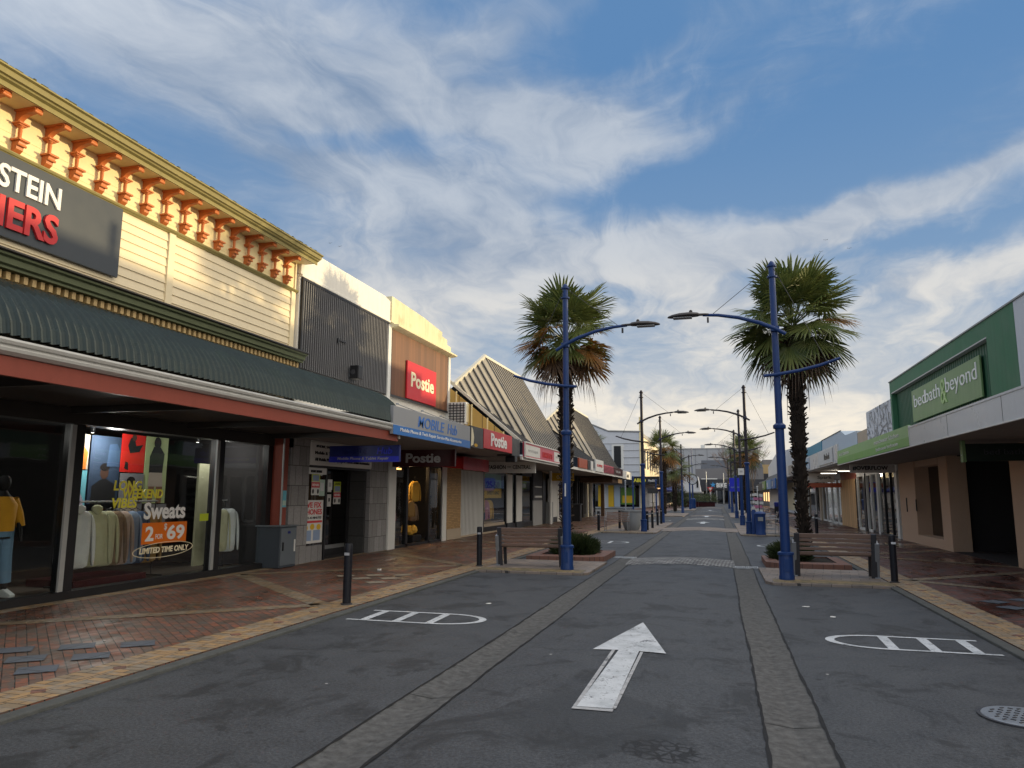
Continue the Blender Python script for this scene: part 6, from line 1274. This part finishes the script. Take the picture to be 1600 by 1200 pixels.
def bare_tree(loc, H, label, seed, spread=.55):
    rng = random.Random(seed); t = thing('bare_tree', loc, label, 'tree'); tr_ = MB(); br = MB()
    def grow(p, d, l_, r_, lev):
        q = p+d*l_; (tr_ if lev < 2 else br).tube([p, (p+q)/2+Vector((rng.uniform(-1, 1), rng.uniform(-1, 1), 0))*l_*.05, q], [r_, r_*.85, r_*.66], 6 if lev < 2 else 3, 0, False)
        if lev >= 6: return
        for k in range(3 if lev < 4 else 2+(rng.random() < .5)):
            v = (d+Vector((rng.uniform(-1, 1), rng.uniform(-1, 1), rng.uniform(-.1, .7)))*spread).normalized(); grow(q if k else p.lerp(q, .85), v, l_*rng.uniform(.62, .82), r_*.62, lev+1)
    grow(Vector(loc), Vector((0, 0, 1)), H*.25, .12, 0); tr_.build('trunk', 'bark', t); br.build('crown', 'twig', t)
bare_tree((2.0, 118, 0), 12.5, 'leafless winter tree left of the far right palm', 4); bare_tree((5.0, 118, 0), 13.0, 'tall leafless winter tree behind the far right palm', 6)
for i, (x, y) in enumerate(((-4.0, 112), (-2.6, 118), (-1.4, 114))): bush(x, y, .6, 1.1, .8, 1.6, ['clipped olive shrub left of the clock post', 'clipped olive shrub behind the clock post', 'clipped olive shrub right of the clock post'][i], 40+i, 500, 'hedge_leaf', .4, 'clipped_shrub')
bush(-5.3, 104, 0, 1.0, 1.0, 3.6, 'dark upright shrub left of the clipped shrubs at the far crossing', 50, 800, 'bush_leaf', .5)

# ================================================================ STREET FURNITURE, MIDDLE DISTANCE
t = thing('litter_bin', (1.55, 33.2, .05), 'blue litter bin by the second right lamp post', 'bin'); s = MB(); s.lathe([(.21, 0), (.21, .05), (.195, .08), (.21, .82), (.22, .84)], (1.62, 32.7, .05), 20); s.build('body', 'bin_blue', t, smooth=True); s = MB(); s.lathe([(.225, 0), (.23, .04), (.18, .10), (.07, .13)], (1.62, 32.7, .88), 20); s.build('lid', 'bin_blue', t, smooth=True)
s = MB(); s.box(1.52, 1.72, 32.475, 32.50, .62, .78); s.build('label_plate', 'alu_grey', t)
t = thing('ashtray_tube', (1.45, 33.0, .05), 'small white topped cylinder beside the blue litter bin', 'ash bin'); s = MB(); s.lathe([(.09, 0), (.09, .95), (.06, 1.02), (.06, 1.08)], (1.38, 33.0, .05), 12); s.build('body', 'bin_blue', t, smooth=True); s = MB(); s.lathe([(.07, 0), (.07, .12)], (1.38, 33.0, 1.08), 12); s.build('cap', 'paper', t)
def seat(label):
    t = thing('metal_seat', (0, 0, 0), label, 'seat', 'metal seats on the seating islands'); s = MB()
    for k in range(6): s.box(-.55, .55, -.22+k*.08, -.16+k*.08, .43, .45)
    s.build('seat', 'bench_wood', t); s = MB()
    for k in range(4): s.obox((0, .27+.03*k, .52+k*.09), 1.1, .02, .055, Matrix.Rotation(R(-15), 3, 'X'))
    s.build('backrest', 'bench_wood', t)
    for d in (-1, 1):
        s = MB(); x = d*.52; s.tube([(x, -.24, 0), (x, -.22, .43), (x, .26, .43), (x, .28, 0)], .016, 8); s.tube([(x, .24, .43), (x, .38, .86)], .016, 8); s.tube([(x, -.2, .43), (x, -.2, .62), (x, .28, .64)], .014, 8); s.tube([(x, -.26, .012), (x, .30, .012)], .014, 8); s.build('leg_frame', 'galv', t)
    return t
st = seat('metal seat facing the lane beside the blue bin on the right'); rescan()
dup(st, (2.35, 38.5, .05), 'metal seat behind the first one on the right seating island', R(-90)); dup(st, (2.35, 42.5, .05), 'third metal seat on the right seating island', R(-90))
dup(st, (-4.5, 33.9, .05), 'metal seat beside the grey planter tub on the left', R(0)); dup(st, (-4.3, 40.5, .05), 'metal seat behind the grey planter tub', R(90))
st.location = (2.30, 33.6, .05); st.rotation_euler = (0, 0, R(-75))
t = thing('planter_tub', (-3.95, 34.6, .05), 'round pale grey planter tub beside the second left lamp post', 'planter'); s = MB(); s.lathe([(.30, 0), (.34, .06), (.44, .35), (.46, .82), (.50, .86), (.50, .92), (.44, .92), (.42, .84)], (-3.95, 35.0, .05), 24); s.build('tub', 'tub_grey', t, smooth=True); s = MB(); s.lathe([(.41, 0), (.41, .02)], (-3.95, 35.0, .87), 20); s.build('soil', 'soil', t)
t = thing('planter_tub', (-4.1, 39, .05), 'dark planter tub behind the pale grey one', 'planter'); s = MB(); s.lathe([(.30, 0), (.44, .35), (.46, .82), (.50, .88), (.42, .86)], (-4.25, 38.2, .05), 20); s.build('tub', 'charcoal', t, smooth=True)
t = thing('litter_bin', (3.3, 47, .05), 'dark post bin with a blue top on the right pavement', 'bin'); s = MB(); s.lathe([(.16, 0), (.16, 1.0)], (3.25, 46, .04), 14); s.build('body', 'bollard_black', t, smooth=True); s = MB(); s.lathe([(.17, 0), (.17, .22), (.12, .26)], (3.25, 46, 1.04), 14); s.build('top', 'navy', t, smooth=True)
t = thing('litter_bin', (-8.2, 54, .05), 'dark green litter bin near the arcade brick stall', 'bin'); s = MB(); s.box(-8.9, -8.3, 45.6, 46.2, .04, 1.05); s.build('body', 'sign_black', t, bevel=.02); s = MB(); s.box(-8.95, -8.25, 45.55, 46.25, 1.05, 1.12); s.build('lid', 'charcoal', t, bevel=.01)
sign('information_sign', 'blue information sign board on a white post beside the far right lamp posts', (.9, 1.95, 66, 66.1, 2.0, 3.15), 'royal', [('i', .45, .75, .08, .25, 'letter_white'), ('CLOCK TOWER', .1, .3, .85, .12, 'cl_blue')], right=(1, 0, 0))
t = thing('sign_post', (1.4, 66.1, 0), 'white post carrying the blue information sign', 'post'); s = MB(); s.tube([(1.5, 66.15, 0.04), (1.5, 66.15, 2.1)], .07, 10); s.build('pole', 'paper', t, smooth=True); s = MB(); s.box(1.42, 2.1, 66.1, 66.2, .25, .40); s.build('arm', 'paper', t)
t = thing('street_clock', (-3.1, 96, 0), 'round street clock on a slim post in front of the white gabled building', 'clock'); s = MB(); s.tube([(-3.15, 96, 0), (-3.15, 96, 3.0)], .09, 10); s.lathe([(.35, 0), (.35, 1.2), (.2, 1.3)], (-3.15, 96, 0), 12); s.tube([(-3.15, 96, 4.3), (-3.15, 96, 7.6)], .05, 8); s.build('post', 'pole_blue', t, smooth=True)
s = MB(); K = 28
for q in range(K): a, b_ = 2*math.pi*q/K, 2*math.pi*(q+1)/K; s.bar((-3.15+.62*math.cos(a), 96, 3.65+.62*math.sin(a)), (-3.15+.62*math.cos(b_), 96, 3.65+.62*math.sin(b_)), .12, .10)
s.build('rim', 'dark_steel', t); s = MB(); s.ext([(-3.15+.56*math.cos(2*math.pi*q/K), 3.65+.56*math.sin(2*math.pi*q/K)) for q in range(K)], 'y', 95.98, 96.03); s.build('face', 'fascia_white', t); s = MB(); s.bar((-3.15, 95.96, 3.65), (-3.0, 95.96, 3.95), .05, .02, 0, (0, 1, 0)); s.bar((-3.15, 95.96, 3.65), (-3.5, 95.96, 3.7), .05, .02, 0, (0, 1, 0)); s.build('hands', 'sign_black', t)
t = thing('parked_car', (4.0, 134, 0), 'small white car parked at the far end of the street', 'car'); X, Y = 4.2, 134
s = MB(); s.ext([(X-.85, .28), (X-.87, .75), (X-.80, .92), (X+.80, .92), (X+.87, .75), (X+.85, .28)], 'y', Y-2, Y+2); s.ext([(Y-1.9, .9), (Y-1.3, 1.42), (Y+.7, 1.46), (Y+1.4, .92)], 'x', X-.70, X+.70); s.build('body', 'paper', t, bevel=.06)
s = MB(); s.ext([(X-.60, .98), (X-.54, 1.36), (X+.54, 1.36), (X+.60, .98)], 'y', Y-1.74, Y-1.70); s.build('rear_window', 'black_frame', t)
for dx_, dy_ in ((-.8, -1.3), (.8, -1.3), (-.8, 1.3), (.8, 1.3)): s = MB(); s.tube([(X+dx_-.1, Y+dy_, .31), (X+dx_+.1, Y+dy_, .31)], .31, 16); s.build('wheel', 'tar', t, smooth=True)
for dx_ in (-.68, .68): s = MB(); s.box(X+dx_-.12, X+dx_+.12, Y-2.02, Y-1.98, .66, .82); s.build('tail_light', 'post_red', t)
# sandwich boards, planters and poles far down the street
for i, (x, y, h_, mt, lb) in enumerate(((-5.6, 70, 3.0, 'pole_blue', 'slim blue pole left of the far lamp posts'), (-6.9, 62.5, 3.1, 'pole_blue', 'slim blue canopy post at the end of the arcade'), (-8.9, 74, 3.0, 'galv', 'slim grey pole at the lane corner'), (-2.0, 132, 5.6, 'galv', 'slim pale pole in front of the bike shop, left'), (.9, 140, 5.6, 'galv', 'slim pale pole in front of the bike shop, middle'), (3.1, 128, 6.6, 'dark_steel', 'dark forked pole in front of the bike shop sign'), (4.2, 88, 2.6, 'paper', 'white post on the far right pavement'))):
    t = thing('street_pole', (x, y, 0), lb, 'pole'); s = MB(); s.tube([(x, y, 0), (x, y, h_)], .07, 8); s.build('shaft', mt, t, smooth=True); s = MB(); s.lathe([(.10, 0), (.10, .08), (.03, .14)], (x, y, h_), 8); s.build('cap', mt, t)
t = thing('street_pole', (-3.4, 54, 0), 'thin dark sign pole with a crossbar between the left lamp posts', 'pole'); s = MB(); s.tube([(-4.9, 58, .04), (-4.9, 58, 2.2)], .04, 8); s.build('shaft', 'dark_steel', t); s = MB(); s.box(-5.3, -4.5, 57.98, 58.0, 1.8, 2.2); s.build('plate', 'dark_steel', t)
t = thing('planter_box', (-3, 108, 0), 'row of dark red planter boxes under the clipped shrubs', 'planter'); s = MB()
for x, y in ((-4.0, 112), (-2.6, 118), (-1.4, 114)): pass
s.box(-5.1, -2.9, 111.4, 112.6, 0, .75); s.build('box', 'deep_red', t); s = MB(); s.box(-5.15, -2.85, 111.3, 112.7, .75, .82); s.build('rim', 'charcoal', t)
t = thing('planter_box', (-2, 116, 0), 'dark red planter box right of the clock post', 'planter'); s = MB(); s.box(-3.4, -.6, 113.6, 118.6, 0, .7); s.build('box', 'deep_red', t); s = MB(); s.box(-3.45, -.55, 113.5, 118.7, .7, .78); s.build('rim', 'charcoal', t)
t = thing('give_way_sign', (-1.2, 124, 0), 'red and white give way triangle on a white post near the bike shop', 'road sign'); s = MB(); s.tube([(-1.3, 124, 0), (-1.3, 124, 2.3)], .10, 8); s.build('post', 'fascia_white', t); s = MB(); s.ext([(-1.3, 2.2), (-.8, 3.0), (-1.8, 3.0)], 'y', 123.86, 123.9); s.build('plate', 'letter_red', t); s = MB(); s.ext([(-1.3, 2.42), (-1.02, 2.9), (-1.58, 2.9)], 'y', 123.83, 123.86); s.build('centre', 'paper', t)
rr = random.Random(77)
for i, (x, y, mt, lb) in enumerate(((2.4, 49, 'cl_pink', 'pinkish postcard stand beyond the metal seats on the right'), (2.1, 52, 'cl_blue', 'bluish rack of goods beyond the postcard stand'))):
    t = thing('display_stand', (x, y, .05), lb, 'display stand'); s = MB(); s.tube([(x, y, .05), (x, y, 1.9)], .04, 8); s.box(x-.3, x+.3, y-.03, y+.03, .05, .10); s.build('post', 'dark_steel', t); s = MB()
    for q in range(6): s.obox((x+rr.uniform(-.1, .1), y, .5+q*.24), .5, .06, .17, Matrix.Rotation(R(rr.uniform(-14, 14)), 3, 'Y'), q % 2)
    s.build('cards', [mt, 'paper'], t)
for i, (x, y) in enumerate(((-7.2, 99), (-6.4, 106))):
    t = thing('cafe_umbrella', (x, y, 0), ['navy cafe umbrella in front of the far corner building', 'navy cafe umbrella just beyond the first one on the left'][i], 'umbrella', 'cafe umbrellas at the far corner'); s = MB(); s.tube([(x, y, 0), (x, y, 2.7)], .04, 8); s.build('pole', 'galv', t); s = MB(); s.lathe([(1.5, 2.15), (1.52, 2.32), (.8, 2.62), (.05, 2.85)], (x, y, 0), 8); s.build('canopy', 'navy', t)
    for k, (a, b_) in enumerate(((-1, -.6), (.9, .5))):
        t = thing('cafe_table', (x+a, y+b_, 0), ['small dark cafe table left of the first navy umbrella', 'small dark cafe table right of the first navy umbrella', 'small dark cafe table left of the second navy umbrella', 'small dark cafe table right of the second navy umbrella'][i*2+k], 'table', 'cafe tables at the far corner'); s = MB(); s.lathe([(.4, .72), (.4, .75)], (x+a, y+b_, 0), 12); s.build('top', 'charcoal', t); s = MB(); s.lathe([(.22, 0), (.22, .02), (.04, .05), (.04, .72)], (x+a, y+b_, 0), 10); s.build('leg', 'dark_steel', t)
# birds high over the street
for i, (px, py) in enumerate(((1283, 393), (1290, 375), (1327, 388), (516, 380), (531, 385), (1176, 700))):
    dvec = (fwd*1150+rt*(px-800)+up*(600-py)).normalized(); p = EYE+dvec*260; t = thing('bird', tuple(p), ['tiny bird over the right palm, lowest', 'tiny bird over the right palm, highest', 'tiny bird over the right palm, rightmost', 'tiny bird over the white parapet, left', 'tiny bird over the white parapet, right', 'tiny bird low over the far end of the street'][i], 'bird', 'birds in the sky')
    s = MB(); s.v = []; a = Vector(p); s.poly([a, a+Vector((-.5, .1, .25)), a+Vector((-.75, .0, .12)), a+Vector((-.2, -.1, -.02))]); s.poly([a, a+Vector((.2, -.1, -.02)), a+Vector((.75, 0, .12)), a+Vector((.5, .1, .25))]); s.build('wings', 'dark_steel', t)
    s = MB(); s.tube([a+Vector((0, -.25, 0)), a, a+Vector((0, .2, .03)), a+Vector((0, .3, .02))], [.02, .09, .06, .02], 6); s.build('body', 'dark_steel', t)
for o in bpy.data.objects:      # every top-level thing sits in the scene with its own origin
    if o.type == 'EMPTY': o.empty_display_size = .2
